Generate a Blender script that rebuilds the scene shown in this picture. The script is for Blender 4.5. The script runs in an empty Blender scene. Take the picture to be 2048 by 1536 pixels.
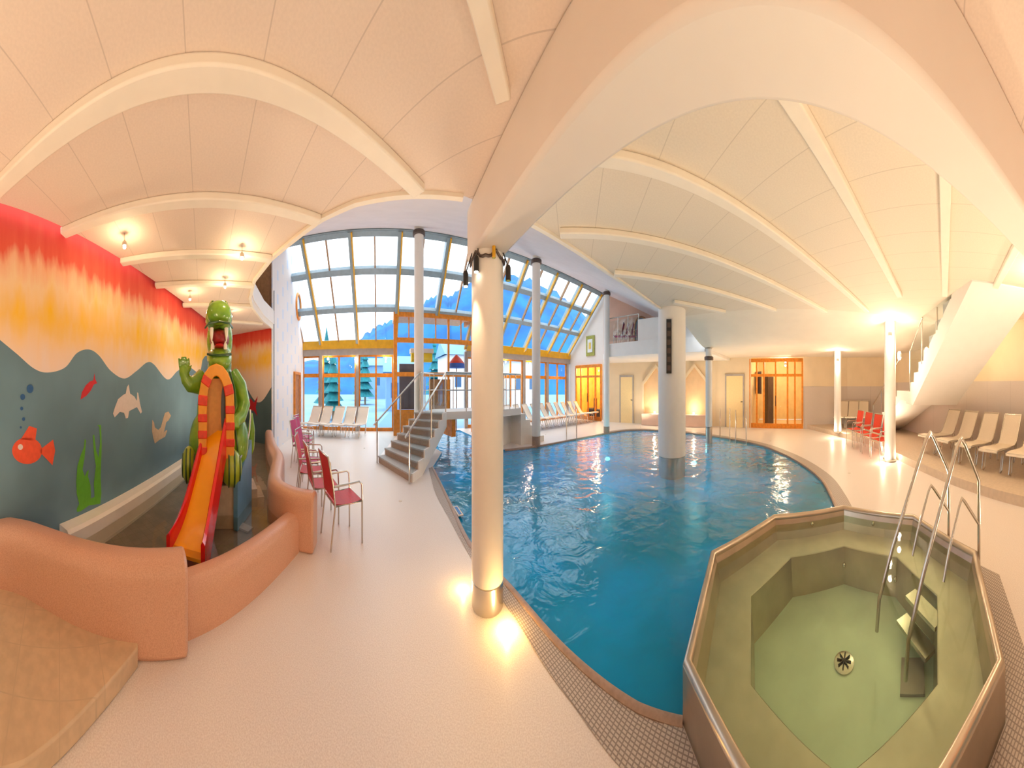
import bpy, bmesh, math, random
from math import sin, cos, tan, pi, radians, hypot, atan2, sqrt
from mathutils import Vector, Matrix
from mathutils.geometry import tessellate_polygon
random.seed(7)
SC = bpy.context.scene
COL = SC.collection

# ------------------------------------------------------------------ camera
CH = 1.65
cam = bpy.data.cameras.new('camera')
camo = bpy.data.objects.new('camera', cam)
COL.objects.link(camo)
camo.location = (0, 0, CH)
camo.rotation_euler = (pi / 2, 0, 0)
cam.type = 'PANO'
cam.panorama_type = 'CENTRAL_CYLINDRICAL'
SX, FY, HZ = 472.0, 680.0, 770.0
cam.central_cylindrical_range_u_min = -1024 / SX
cam.central_cylindrical_range_u_max = 1024 / SX
cam.central_cylindrical_range_v_min = -(1536 - HZ) / FY
cam.central_cylindrical_range_v_max = HZ / FY
cam.clip_start = 0.02
cam.clip_end = 1000
SC.camera = camo

# ------------------------------------------------------------------ world and exposure
w = bpy.data.worlds.new('dusk_sky')
SC.world = w
w.use_nodes = True
nt = w.node_tree
bg = nt.nodes['Background']
tc = nt.nodes.new('ShaderNodeTexCoord')
nz = nt.nodes.new('ShaderNodeTexNoise')
nz.inputs['Scale'].default_value = 2.2
nz.inputs['Detail'].default_value = 4
cr = nt.nodes.new('ShaderNodeValToRGB')
cr.color_ramp.elements[0].position = 0.35
cr.color_ramp.elements[0].color = (0.78, 0.88, 1.0, 1)
cr.color_ramp.elements[1].position = 0.6
cr.color_ramp.elements[1].color = (0.93, 0.97, 1.0, 1)
nt.links.new(tc.outputs['Generated'], nz.inputs['Vector'])
nt.links.new(nz.outputs['Fac'], cr.inputs['Fac'])
nt.links.new(cr.outputs['Color'], bg.inputs['Color'])
bg.inputs['Strength'].default_value = 2.1
SC.view_settings.view_transform = 'Standard'
SC.view_settings.look = 'None'
SC.view_settings.exposure = 0.62
SC.view_settings.gamma = 1.0
SC.view_settings.use_curve_mapping = False
SC.cycles.max_bounces = 10
SC.cycles.diffuse_bounces = 6
SC.cycles.glossy_bounces = 4
SC.cycles.transparent_max_bounces = 14
SC.cycles.sample_clamp_indirect = 6.0
SC.cycles.caustics_reflective = False
SC.cycles.caustics_refractive = False
SC.cycles.use_denoising = True

WARM = (1.0, 0.70, 0.40)
SOFT = (1.0, 0.77, 0.53)


def lamp(name, loc, power, color=WARM, radius=0.05, kind='POINT', spot=100, target=None, parent=None):
    l = bpy.data.lights.new(name, kind)
    l.energy = power
    l.color = color
    l.shadow_soft_size = radius
    if kind == 'SPOT':
        l.spot_size = radians(spot)
        l.spot_blend = 0.6
    o = bpy.data.objects.new(name, l)
    COL.objects.link(o)
    o.location = loc
    if target is not None:
        d = Vector(target) - Vector(loc)
        o.rotation_euler = d.to_track_quat('-Z', 'Y').to_euler()
    if parent is not None:
        o.parent = parent
        o.location = Vector(loc) - parent.location
    return o


# ------------------------------------------------------------------ measuring helpers
def az(px): return (px - 1024) / SX


def W(px, py, z=0.0):
    "point on the horizontal level z seen along the picture direction (px, py)"
    d = (CH - z) * FY / (py - HZ)
    return (d * sin(az(px)), d * cos(az(px)))


def DD(px, d):
    return (d * sin(az(px)), d * cos(az(px)))


# ------------------------------------------------------------------ materials
def newmat(name):
    m = bpy.data.materials.new(name)
    m.use_nodes = True
    n = m.node_tree.nodes
    return m, n, m.node_tree.links, n['Principled BSDF']


def mat(name, c, rough=0.5, metal=0.0, vary=0.0, scale=20.0, c2=None, bump=0.0, bscale=None, spec=0.5, detail=3, coat=0.0):
    m, n, L, b = newmat(name)
    b.inputs['Roughness'].default_value = rough
    b.inputs['Metallic'].default_value = metal
    b.inputs['Specular IOR Level'].default_value = spec
    b.inputs['Coat Weight'].default_value = coat
    if c2 is None:
        c2 = tuple(max(0, x * (1 - vary)) for x in c)
    t = n.new('ShaderNodeTexCoord')
    z = n.new('ShaderNodeTexNoise')
    z.inputs['Scale'].default_value = scale
    z.inputs['Detail'].default_value = detail
    r = n.new('ShaderNodeValToRGB')
    r.color_ramp.elements[0].position = 0.38
    r.color_ramp.elements[0].color = (*c2, 1)
    r.color_ramp.elements[1].position = 0.62
    r.color_ramp.elements[1].color = (*c, 1)
    L.new(t.outputs['Object'], z.inputs['Vector'])
    L.new(z.outputs['Fac'], r.inputs['Fac'])
    L.new(r.outputs['Color'], b.inputs['Base Color'])
    if bump:
        z2 = n.new('ShaderNodeTexNoise')
        z2.inputs['Scale'].default_value = bscale or scale
        bu = n.new('ShaderNodeBump')
        bu.inputs['Strength'].default_value = bump
        bu.inputs['Distance'].default_value = 0.01
        L.new(t.outputs['Object'], z2.inputs['Vector'])
        L.new(z2.outputs['Fac'], bu.inputs['Height'])
        L.new(bu.outputs['Normal'], b.inputs['Normal'])
    return m


def math_node(n, L, op, a, b=None, c=None):
    q = n.new('ShaderNodeMath')
    q.operation = op
    for i, v in enumerate((a, b, c)):
        if v is None:
            continue
        if isinstance(v, (int, float)):
            q.inputs[i].default_value = v
        else:
            L.new(v, q.inputs[i])
    return q.outputs[0]


def joint_mat(name, c, cj, ang, su, sv, width=0.012, rough=0.8, offu=0.0, offv=0.0, vary=0.05, scale=60):
    "surface with joints every su / sv metres in a plan rotated by ang"
    m, n, L, b = newmat(name)
    b.inputs['Roughness'].default_value = rough
    g = n.new('ShaderNodeNewGeometry')
    s = n.new('ShaderNodeSeparateXYZ')
    L.new(g.outputs['Position'], s.inputs[0])
    ca, sa = cos(ang), sin(ang)
    u = math_node(n, L, 'ADD', math_node(n, L, 'MULTIPLY', s.outputs[0], ca), math_node(n, L, 'MULTIPLY', s.outputs[1], sa))
    v = math_node(n, L, 'ADD', math_node(n, L, 'MULTIPLY', s.outputs[0], -sa), math_node(n, L, 'MULTIPLY', s.outputs[1], ca))
    fac = None
    for q, st, of in ((u, su, offu), (v, sv, offv)):
        if not st:
            continue
        f = math_node(n, L, 'FRACT', math_node(n, L, 'DIVIDE', math_node(n, L, 'ADD', q, of + 100 * st), st))
        k = math_node(n, L, 'LESS_THAN', f, width / st)
        fac = k if fac is None else math_node(n, L, 'MAXIMUM', fac, k)
    z = n.new('ShaderNodeTexNoise')
    z.inputs['Scale'].default_value = scale
    L.new(g.outputs['Position'], z.inputs['Vector'])
    r = n.new('ShaderNodeValToRGB')
    r.color_ramp.elements[0].position = 0.35
    r.color_ramp.elements[0].color = (*[x * (1 - vary) for x in c], 1)
    r.color_ramp.elements[1].position = 0.65
    r.color_ramp.elements[1].color = (*c, 1)
    L.new(z.outputs['Fac'], r.inputs['Fac'])
    mx = n.new('ShaderNodeMix')
    mx.data_type = 'RGBA'
    L.new(fac, mx.inputs['Factor'])
    L.new(r.outputs['Color'], mx.inputs['A'])
    mx.inputs['B'].default_value = (*cj, 1)
    L.new(mx.outputs['Result'], b.inputs['Base Color'])
    return m


def clear_mat(name, tint, gloss=0.02, ior=1.33, bump=0.0, bscale=6.0, bdist=0.03, refl=1.0, body=None, bodyfac=0.5):
    "see-through layer: tinted transmission plus a fresnel mirror"
    m = bpy.data.materials.new(name)
    m.use_nodes = True
    n, L = m.node_tree.nodes, m.node_tree.links
    n.clear()
    out = n.new('ShaderNodeOutputMaterial')
    t = n.new('ShaderNodeBsdfTransparent')
    t.inputs['Color'].default_value = (*tint, 1)
    g = n.new('ShaderNodeBsdfGlossy')
    g.inputs['Color'].default_value = (refl, refl, refl, 1)
    g.inputs['Roughness'].default_value = gloss
    f = n.new('ShaderNodeLayerWeight')
    f.inputs['Blend'].default_value = 0.5
    f0 = ((ior - 1) / (ior + 1)) ** 2
    sch = math_node(n, L, 'MULTIPLY_ADD', math_node(n, L, 'POWER', f.outputs['Facing'], 5.0), 1 - f0, f0)
    mx = n.new('ShaderNodeMixShader')
    L.new(sch, mx.inputs[0])
    under = t.outputs[0]
    if body:
        df = n.new('ShaderNodeBsdfDiffuse')
        gq = n.new('ShaderNodeNewGeometry')
        zq = n.new('ShaderNodeTexNoise')
        zq.inputs['Scale'].default_value = 0.45
        zq.inputs['Detail'].default_value = 4
        rq = n.new('ShaderNodeValToRGB')
        rq.color_ramp.elements[0].position = 0.40
        rq.color_ramp.elements[0].color = (*body[0], 1)
        rq.color_ramp.elements[1].position = 0.62
        rq.color_ramp.elements[1].color = (*body[1], 1)
        L.new(gq.outputs['Position'], zq.inputs['Vector'])
        L.new(zq.outputs['Fac'], rq.inputs['Fac'])
        L.new(rq.outputs['Color'], df.inputs['Color'])
        mb_ = n.new('ShaderNodeMixShader')
        mb_.inputs[0].default_value = bodyfac
        L.new(t.outputs[0], mb_.inputs[1])
        L.new(df.outputs[0], mb_.inputs[2])
        under = mb_.outputs[0]
    L.new(under, mx.inputs[1])
    L.new(g.outputs[0], mx.inputs[2])
    L.new(mx.outputs[0], out.inputs['Surface'])
    if bump:
        tcn = n.new('ShaderNodeNewGeometry')
        z = n.new('ShaderNodeTexNoise')
        z.inputs['Scale'].default_value = bscale
        z.inputs['Detail'].default_value = 3
        z.inputs['Distortion'].default_value = 0.6
        bu = n.new('ShaderNodeBump')
        bu.inputs['Strength'].default_value = bump
        bu.inputs['Distance'].default_value = bdist
        L.new(tcn.outputs['Position'], z.inputs['Vector'])
        L.new(z.outputs['Fac'], bu.inputs['Height'])
        L.new(bu.outputs['Normal'], g.inputs['Normal'])
        L.new(bu.outputs['Normal'], f.inputs['Normal'])
    return m


def emis(name, c, s):
    m = bpy.data.materials.new(name)
    m.use_nodes = True
    n, L = m.node_tree.nodes, m.node_tree.links
    n.clear()
    e = n.new('ShaderNodeEmission')
    e.inputs[0].default_value = (*c, 1)
    e.inputs[1].default_value = s
    o = n.new('ShaderNodeOutputMaterial')
    L.new(e.outputs[0], o.inputs[0])
    return m


A15 = radians(15)
M = {}
M['plaster'] = mat('cream_plaster', (0.80, 0.76, 0.70), 0.85, vary=0.03, scale=3)
M['white'] = mat('white_paint', (0.83, 0.81, 0.78), 0.6, vary=0.02, scale=4)
M['beamw'] = mat('beam_plaster', (0.80, 0.74, 0.68), 0.8, vary=0.03, scale=2)
M['rib'] = mat('rib_paint', (0.86, 0.80, 0.70), 0.7, vary=0.03, scale=6)
M['ceil_l'] = joint_mat('ceiling_panels_left', (0.77, 0.65, 0.56), (0.60, 0.50, 0.43), radians(75), 0.48, 0, 0.008, offu=0.11)
M['ceil_r'] = joint_mat('ceiling_panels_right', (0.76, 0.68, 0.57), (0.60, 0.53, 0.44), -A15, 0.47, 0, 0.008, offu=0.2)
M['ceil_e'] = mat('smooth_ceiling', (0.80, 0.74, 0.64), 0.8, vary=0.03, scale=2)
M['roof'] = mat('roof_plaster', (0.78, 0.72, 0.72), 0.85, vary=0.04, scale=2)
M['floor'] = mat('pale_terrazzo', (0.86, 0.80, 0.75), 0.38, c2=(0.74, 0.67, 0.62), scale=110, detail=5, spec=0.35)
M['platf'] = joint_mat('sand_tiles', (0.70, 0.51, 0.32), (0.60, 0.44, 0.28), radians(20), 0.33, 0.33, 0.008, rough=0.5, vary=0.12, scale=14)
M['palestone'] = joint_mat('pale_stone_tiles', (0.70, 0.58, 0.45), (0.60, 0.50, 0.39), radians(30), 0.4, 0.4, 0.008, rough=0.5, vary=0.08, scale=14)
M['terra'] = mat('terracotta_mosaic', (0.72, 0.42, 0.29), 0.30, c2=(0.62, 0.34, 0.23), scale=130, bump=0.15, bscale=130, spec=0.45)
M['basin'] = joint_mat('blue_pool_tiles', (0.06, 0.42, 0.68), (0.05, 0.34, 0.58), radians(-60), 0.25, 0.25, 0.02, rough=0.4, vary=0.12, scale=3)
M['kidfloor'] = joint_mat('brown_pool_tiles', (0.30, 0.24, 0.19), (0.22, 0.18, 0.14), radians(30), 0.12, 0.12, 0.008, rough=0.5, vary=0.25, scale=4)
M['steel'] = mat('brushed_steel', (0.66, 0.62, 0.56), 0.26, 1.0, vary=0.10, scale=5)
M['tubsteel'] = mat('tub_steel', (0.56, 0.47, 0.37), 0.30, 0.85, vary=0.12, scale=4)
M['benchsteel'] = mat('bench_steel', (0.60, 0.55, 0.46), 0.45, 0.5, vary=0.12, scale=4)
M['tubfloor'] = mat('tub_floor', (0.66, 0.80, 0.66), 0.5, 0.2, vary=0.08, scale=3)
M['grate'] = joint_mat('gutter_grating', (0.58, 0.51, 0.45), (0.28, 0.23, 0.20), radians(30), 0.022, 0.034, 0.008, rough=0.5, vary=0.1)
M['coping'] = mat('pool_coping', (0.40, 0.27, 0.20), 0.35, vary=0.15, scale=30)
M['water'] = clear_mat('pool_water', (0.25, 0.65, 0.75), 0.10, 1.33, 0.6, 2.6, 0.05, 1.0, ((0.008, 0.25, 0.40), (0.003, 0.36, 0.80)), 0.85)  # blue and teal patches paint reflections and lamp light into the water colour
M['kidwater'] = clear_mat('paddling_water', (0.82, 0.80, 0.72), 0.03, 1.33, 0.12, 2.0, 0.02)
M['tubwater'] = clear_mat('tub_water', (0.78, 0.86, 0.72), 0.02, 1.33, 0.05, 2.0, 0.02)
M['glass'] = clear_mat('window_glass', (0.93, 0.97, 0.98), 0.0, 1.25)
M['railglass'] = clear_mat('balustrade_glass', (0.80, 0.88, 0.90), 0.0, 1.45)
M['orange'] = mat('orange_frame_wood', (0.80, 0.27, 0.02), 0.4, vary=0.2, scale=9)
M['yellow'] = mat('golden_beam_paint', (0.78, 0.42, 0.02), 0.4, vary=0.12, scale=6)
M['bluegrey'] = mat('blue_grey_metal', (0.30, 0.40, 0.47), 0.45, vary=0.1, scale=6)
M['grey'] = mat('warm_grey_metal', (0.42, 0.38, 0.35), 0.5, vary=0.1, scale=6)
M['dark'] = mat('black_metal', (0.02, 0.02, 0.022), 0.4, vary=0.1)
M['collar'] = mat('dark_collar', (0.12, 0.09, 0.08), 0.4, 0.5, vary=0.1)
M['red'] = mat('red_fabric', (0.62, 0.015, 0.03), 0.55, vary=0.12, scale=40)
M['redor'] = mat('orange_red_fabric', (0.80, 0.06, 0.02), 0.55, vary=0.1, scale=40)
M['pink'] = mat('pink_fabric', (0.55, 0.03, 0.16), 0.55, vary=0.1, scale=40)
M['sling'] = mat('cream_sling', (0.80, 0.73, 0.64), 0.7, vary=0.05, scale=60)
M['slingtan'] = mat('sand_sling', (0.80, 0.70, 0.56), 0.7, vary=0.05, scale=60)
M['dado'] = joint_mat('grey_wall_tiles', (0.62, 0.54, 0.48), (0.52, 0.45, 0.40), radians(30), 0.9, 0, 0.015, rough=0.5)
M['wallwarm'] = mat('warm_wall', (0.80, 0.66, 0.46), 0.8, vary=0.04, scale=2)
M['green'] = mat('crocodile_green', (0.23, 0.43, 0.025), 0.25, c2=(0.13, 0.32, 0.02), scale=5, coat=0.5)
M['greend'] = mat('crocodile_dark_green', (0.02, 0.09, 0.015), 0.3, vary=0.2, coat=0.4)
M['greenl'] = mat('crocodile_light_green', (0.38, 0.50, 0.03), 0.28, vary=0.15, scale=4, coat=0.4)
M['belly'] = mat('belly_orange', (0.90, 0.36, 0.02), 0.3, vary=0.15, scale=5, coat=0.3)
M['bellyred'] = mat('belly_band_red', (0.75, 0.04, 0.01), 0.3, vary=0.15, coat=0.3)
M['slide'] = mat('slide_orange', (0.95, 0.42, 0.01), 0.18, vary=0.06, scale=4, coat=0.5)
M['slidered'] = mat('slide_red', (0.78, 0.01, 0.01), 0.2, vary=0.08, scale=4, coat=0.5)
M['mouth'] = mat('mouth_red', (0.28, 0.01, 0.01), 0.35, vary=0.2)
M['tooth'] = mat('tooth_white', (0.85, 0.80, 0.68), 0.3, vary=0.05)
M['bluep'] = mat('blue_panel', (0.13, 0.30, 0.48), 0.3, vary=0.1, scale=5)
M['plinth'] = mat('plinth_tile', (0.55, 0.42, 0.32), 0.5, vary=0.15, scale=10)
M['tread'] = mat('grey_tread', (0.50, 0.48, 0.46), 0.6, vary=0.12, scale=40)
M['riser'] = mat('riser_tan', (0.46, 0.36, 0.28), 0.6, vary=0.1, scale=30)
M['wood'] = mat('brown_wood', (0.40, 0.22, 0.10), 0.5, vary=0.2, scale=12)
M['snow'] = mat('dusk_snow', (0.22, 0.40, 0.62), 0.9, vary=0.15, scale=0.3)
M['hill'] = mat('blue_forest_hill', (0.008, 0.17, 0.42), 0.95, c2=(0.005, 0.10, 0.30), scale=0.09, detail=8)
M['bulb'] = emis('glowing_bulb', (1.0, 0.86, 0.62), 14)
M['poolbulb'] = emis('glowing_pool_light', (0.75, 1.0, 0.9), 10)
M['niche'] = mat('niche_plaster', (0.78, 0.56, 0.34), 0.7, vary=0.06, scale=4)
M['pinkwall'] = mat('salmon_wall', (0.72, 0.52, 0.42), 0.8, vary=0.05, scale=3)


# ------------------------------------------------------------------ mesh building
class MB:
    def __init__(s):
        s.v, s.f, s.m, s.sm = [], [], [], []

    def add(s, vs, fs, mi=0, smooth=False, T=None):
        o = len(s.v)
        for p in vs:
            p = Vector(p)
            s.v.append(T @ p if T else p)
        for f in fs:
            s.f.append([o + i for i in f])
            s.m.append(mi)
            s.sm.append(smooth)
        return s

    def box(s, c, size, rz=0.0, mi=0, T=None):
        x, y, z = size[0] / 2, size[1] / 2, size[2] / 2
        R = Matrix.Translation(c) @ Matrix.Rotation(rz, 4, 'Z')
        if T: R = T @ R
        vs = [(i * x, j * y, k * z) for i in (-1, 1) for j in (-1, 1) for k in (-1, 1)]
        return s.add(vs, [(0, 1, 3, 2), (4, 6, 7, 5), (0, 4, 5, 1), (2, 3, 7, 6), (0, 2, 6, 4), (1, 5, 7, 3)], mi, False, R)

    def beam(s, a, b, wd, ht, mi=0, up=(0, 0, 1)):
        "rectangular bar from a to b, wd across, ht along up"
        a, b = Vector(a), Vector(b)
        d = (b - a)
        L = d.length
        d.normalize()
        up = Vector(up)
        x = d.cross(up)
        if x.length < 1e-5: x = d.cross(Vector((1, 0, 0)))
        x.normalize()
        z = x.cross(d).normalized()
        vs = []
        for p in (a, b):
            for i, j in ((-1, -1), (1, -1), (1, 1), (-1, 1)):
                vs.append(p + x * (i * wd / 2) + z * (j * ht / 2))
        return s.add(vs, [(0, 1, 2, 3), (7, 6, 5, 4), (0, 4, 5, 1), (1, 5, 6, 2), (2, 6, 7, 3), (3, 7, 4, 0)], mi)

    def prism(s, poly, z0, z1, mi=0, T=None, caps=True):
        n = len(poly)
        area = sum(poly[i][0] * poly[(i + 1) % n][1] - poly[(i + 1) % n][0] * poly[i][1] for i in range(n))
        if area < 0: poly = poly[::-1]
        vs = [(p[0], p[1], z0) for p in poly] + [(p[0], p[1], z1) for p in poly]
        fs = [(i, (i + 1) % n, n + (i + 1) % n, n + i) for i in range(n)]
        if caps: fs += [tuple(range(n - 1, -1, -1)), tuple(range(n, 2 * n))]
        return s.add(vs, fs, mi, False, T)

    def tube(s, path, r, seg=10, mi=0, caps=True, closed=False):
        P = [Vector(p) for p in path]
        n = len(P)
        R = r if isinstance(r, (list, tuple)) else [r] * n
        vs, fs = [], []
        prev = None
        for i in range(n):
            if closed:
                t = P[(i + 1) % n] - P[i - 1]
            else:
                t = P[min(i + 1, n - 1)] - P[max(i - 1, 0)]
            t.normalize()
            if prev is None:
                x = t.cross(Vector((0, 0, 1)))
                if x.length < 1e-3: x = t.cross(Vector((1, 0, 0)))
            else:
                x = prev - t * prev.dot(t)
            x.normalize()
            prev = x
            y = t.cross(x)
            for k in range(seg):
                a = 2 * pi * k / seg
                vs.append(P[i] + (x * cos(a) + y * sin(a)) * R[i])
        m = n if closed else n - 1
        for i in range(m):
            j = (i + 1) % n
            for k in range(seg):
                k2 = (k + 1) % seg
                fs.append((i * seg + k, i * seg + k2, j * seg + k2, j * seg + k))
        s.add(vs, fs, mi, True)
        if caps and not closed:
            o = len(s.v) - n * seg
            s.f.append([o + k for k in range(seg)][::-1]); s.m.append(mi); s.sm.append(False)
            s.f.append([o + (n - 1) * seg + k for k in range(seg)]); s.m.append(mi); s.sm.append(False)
        return s

    def lathe(s, prof, c=(0, 0, 0), seg=32, mi=0, T=None):
        "prof = [(r, z)...]"
        vs, fs = [], []
        for r, z in prof:
            for k in range(seg):
                a = 2 * pi * k / seg
                vs.append((c[0] + r * cos(a), c[1] + r * sin(a), c[2] + z))
        for i in range(len(prof) - 1):
            for k in range(seg):
                k2 = (k + 1) % seg
                fs.append((i * seg + k, i * seg + k2, (i + 1) * seg + k2, (i + 1) * seg + k))
        fs.append(tuple(range(seg - 1, -1, -1)))
        fs.append(tuple((len(prof) - 1) * seg + k for k in range(seg)))
        s.add(vs, fs, mi, True, T)
        return s

    def ell(s, c, r, T=None, mi=0, nu=20, nv=12):
        vs, fs = [], []
        for i in range(nv + 1):
            t = pi * i / nv
            for k in range(nu):
                a = 2 * pi * k / nu
                vs.append((c[0] + r[0] * sin(t) * cos(a), c[1] + r[1] * sin(t) * sin(a), c[2] + r[2] * cos(t)))
        for i in range(nv):
            for k in range(nu):
                k2 = (k + 1) % nu
                fs.append((i * nu + k, (i + 1) * nu + k, (i + 1) * nu + k2, i * nu + k2))
        return s.add(vs, fs, mi, True, T)

    def sweep(s, prof, path, mi=0, closed=False, caps=True, smooth=True):
        "prof = closed outline [(across, up)], path = [(x, y, z)] level"
        P = [Vector(p) for p in path]
        n, m = len(P), len(prof)
        vs, fs = [], []
        for i in range(n):
            a = P[i] - P[i - 1] if (i > 0 or closed) else P[1] - P[0]
            b = P[(i + 1) % n] - P[i] if (i < n - 1 or closed) else P[-1] - P[-2]
            a = Vector((a.x, a.y, 0)).normalized(); b = Vector((b.x, b.y, 0)).normalized()
            t = (a + b).normalized()
            x = Vector((t.y, -t.x, 0))
            k = 1 / max(0.4, t.dot(a))
            for q in prof:
                vs.append(P[i] + x * (q[0] * k) + Vector((0, 0, q[1])))
        for i in range(n if closed else n - 1):
            j = (i + 1) % n
            for k in range(m):
                k2 = (k + 1) % m
                fs.append((i * m + k, j * m + k, j * m + k2, i * m + k2))
        s.add(vs, fs, mi, smooth)
        if caps and not closed:
            o = len(s.v) - n * m
            s.f.append([o + k for k in range(m)]); s.m.append(mi); s.sm.append(False)
            s.f.append([o + (n - 1) * m + k for k in range(m)][::-1]); s.m.append(mi); s.sm.append(False)
        return s

    def build(s, name, mats, parent=None, loc=None, bevel=0.0, bseg=2, angle=40):
        me = bpy.data.meshes.new(name)
        off = Vector(loc) if loc is not None else Vector((0, 0, 0))
        me.from_pydata([tuple(p - off) for p in s.v], [], s.f)
        for x in (mats if isinstance(mats, (list, tuple)) else [mats]):
            me.materials.append(x)
        me.polygons.foreach_set('material_index', s.m)
        me.polygons.foreach_set('use_smooth', s.sm)
        me.update()
        bm = bmesh.new(); bm.from_mesh(me)
        bmesh.ops.recalc_face_normals(bm, faces=bm.faces)
        bm.to_mesh(me); bm.free()
        try:
            me.set_sharp_from_angle(angle=radians(angle))
        except Exception:
            pass
        o = bpy.data.objects.new(name, me)
        COL.objects.link(o)
        o.location = off
        if parent is not None:
            o.parent = parent
            o.location = off
        if bevel:
            b = o.modifiers.new('bevel', 'BEVEL')
            b.width = bevel; b.segments = bseg; b.limit_method = 'ANGLE'; b.angle_limit = radians(40)
            b.harden_normals = False
        return o


def tag(o, label, cat, group=None, kind=None):
    o['label'] = label
    o['category'] = cat
    if group: o['group'] = group
    if kind: o['kind'] = kind
    return o


def struct(o, label=None):
    o['kind'] = 'structure'
    if label:
        o['label'] = label
        o['category'] = o.name.split('_')[0].split('.')[0]
    return o


def thing(name, loc, rz, label, cat, group=None):
    o = bpy.data.objects.new(name, None)
    COL.objects.link(o)
    o.empty_display_size = 0.1
    o.location = loc
    o.rotation_euler = (0, 0, rz)
    return tag(o, label, cat, group)


def dup(root, loc, rz, label, group=None):
    r = root.copy(); COL.objects.link(r)
    r.location = loc; r.rotation_euler = (0, 0, rz); r['label'] = label
    if group: r['group'] = group
    for ch in list(root.children):
        c = ch.copy(); COL.objects.link(c); c.parent = r
        for g in list(ch.children):
            d = g.copy(); COL.objects.link(d); d.parent = c
    return r


def poly_mesh(outer, holes=(), z=0.0):
    loops = [[Vector((p[0], p[1], 0)) for p in outer]] + [[Vector((p[0], p[1], 0)) for p in h] for h in holes]
    tris = tessellate_polygon(loops)
    vs = [(v.x, v.y, z) for l in loops for v in l]
    return vs, [tuple(t) for t in tris]


def catmull(pts, n=6, closed=False):
    P = [Vector(p) for p in pts]
    out = []
    m = len(P)
    for i in range(m if closed else m - 1):
        p0 = P[i - 1] if (i > 0 or closed) else P[0]
        p1, p2 = P[i], P[(i + 1) % m]
        p3 = P[(i + 2) % m] if (i + 2 < m or closed) else P[-1]
        for k in range(n):
            t = k / n
            out.append(0.5 * ((2 * p1) + (-p0 + p2) * t + (2 * p0 - 5 * p1 + 4 * p2 - p3) * t * t + (-p0 + 3 * p1 - 3 * p2 + p3) * t ** 3))
    if not closed: out.append(P[-1])
    return [tuple(p) for p in out]


def offset(path, d):
    out = []
    for i, p in enumerate(path):
        a = Vector(path[max(i - 1, 0)][:2]); b = Vector(path[min(i + 1, len(path) - 1)][:2])
        t = (b - a).normalized()
        out.append((p[0] + t.y * d, p[1] - t.x * d))
    return out


# ------------------------------------------------------------------ facade frame
FN = Vector((-0.5306, 0.8476, 0))
FD = Vector((0.8476, 0.5306, 0))


def F(u, D, z):
    p = FN * D + FD * u
    return (p.x, p.y, z)


FDR = atan2(FD.y, FD.x)
CZ = 3.05          # low ceiling level
WT = 12.2          # facade distance
ZB, ZT, DT = 3.12, 5.78, 9.0
RIBU = [-5.03 + 1.93 * k for k in range(10)]
# ------------------------------------------------------------------ plan outlines
TC = Vector((2.30, 0.38, 0)); TD = Vector((0.9866, 0.163, 0)); TL = Vector((-0.163, 0.9866, 0))


def TV(t, R):
    t = radians(t)
    p = TC + TD * (R * cos(t)) + TL * (R * sin(t))
    return (p.x, p.y)


TR = 1.48
near_edge = catmull([(p[0], p[1], 0) for p in [(-2.25, 6.42), (-1.25, 4.60), (-0.62, 3.45), (-0.11, 2.87), (0.13, 2.55), (0.40, 2.15), (0.69, 1.75), (0.88, 1.49)]], 5)
near_edge = [(p[0], p[1]) for p in near_edge] + [TV(135, TR)]
right_edge = catmull([(3.76, .62, 0), (4.25, .80, 0), (5.0, 1.12, 0), (5.85, 1.6, 0), (6.8, 2.49, 0), (7.54, 3.5, 0), (8.1, 4.6, 0), (8.3, 5.8, 0), (8.2, 7.6, 0), (7.75, 9.2, 0), (6.9, 10.4, 0), (5.8, 10.95, 0), (4.6, 10.75, 0)], 5)
right_edge = [(p[0], p[1]) for p in right_edge]
far_edge = [(2.48, 9.89), (0.89, 9.10), (-0.26, 8.63), (-2.75, 12.15), (-5.0, 10.75), (-2.45, 8.0)]
floor_hole = near_edge + [TV(t, TR) for t in (180, -135, -90, -45)] + right_edge + far_edge
water_out = near_edge + [TV(t, TR) for t in (90, 45)] + right_edge + far_edge
room = [F(-5.6, WT, 0)[:2], F(12.6, WT, 0)[:2], (5.82, 14.26), (6.89, 13.28), (8.9, 10.8), (10.4, 8.9), (11.2, 6.97), (12.18, 4.25), (13.2, 2.0), (13.2, -0.1), (3.0, -5.8), (1.5, -4.1), (-9.1, 3.5), (-7.1, 4.41), (-9.86, 8.02)]
room = [F(-4.1, WT, 0)[:2] if i == 0 else p for i, p in enumerate(room[:-1])]

# ------------------------------------------------------------------ floor, pool basin, water
vs, fs = poly_mesh([(p[0] * 1.0, p[1] * 1.0) for p in room], [floor_hole], 0)
struct(MB().add(vs, fs).build('floor', M['floor']))
mb = MB()
n = len(floor_hole)
mb.add([(p[0], p[1], 0.0) for p in floor_hole] + [(p[0], p[1], -1.3) for p in floor_hole], [(i, (i + 1) % n, n + (i + 1) % n, n + i) for i in range(n)])
v2, f2 = poly_mesh(floor_hole, (), -1.3)
mb.add(v2, f2)
struct(mb.build('floor_pool_basin', M['basin']))
v2, f2 = poly_mesh(water_out, (), -0.03)
o = MB().add(v2, f2).build('pool_water', M['water'])
tag(o, 'rippling blue and green water filling the large curved swimming pool', 'water', kind='stuff')

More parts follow.
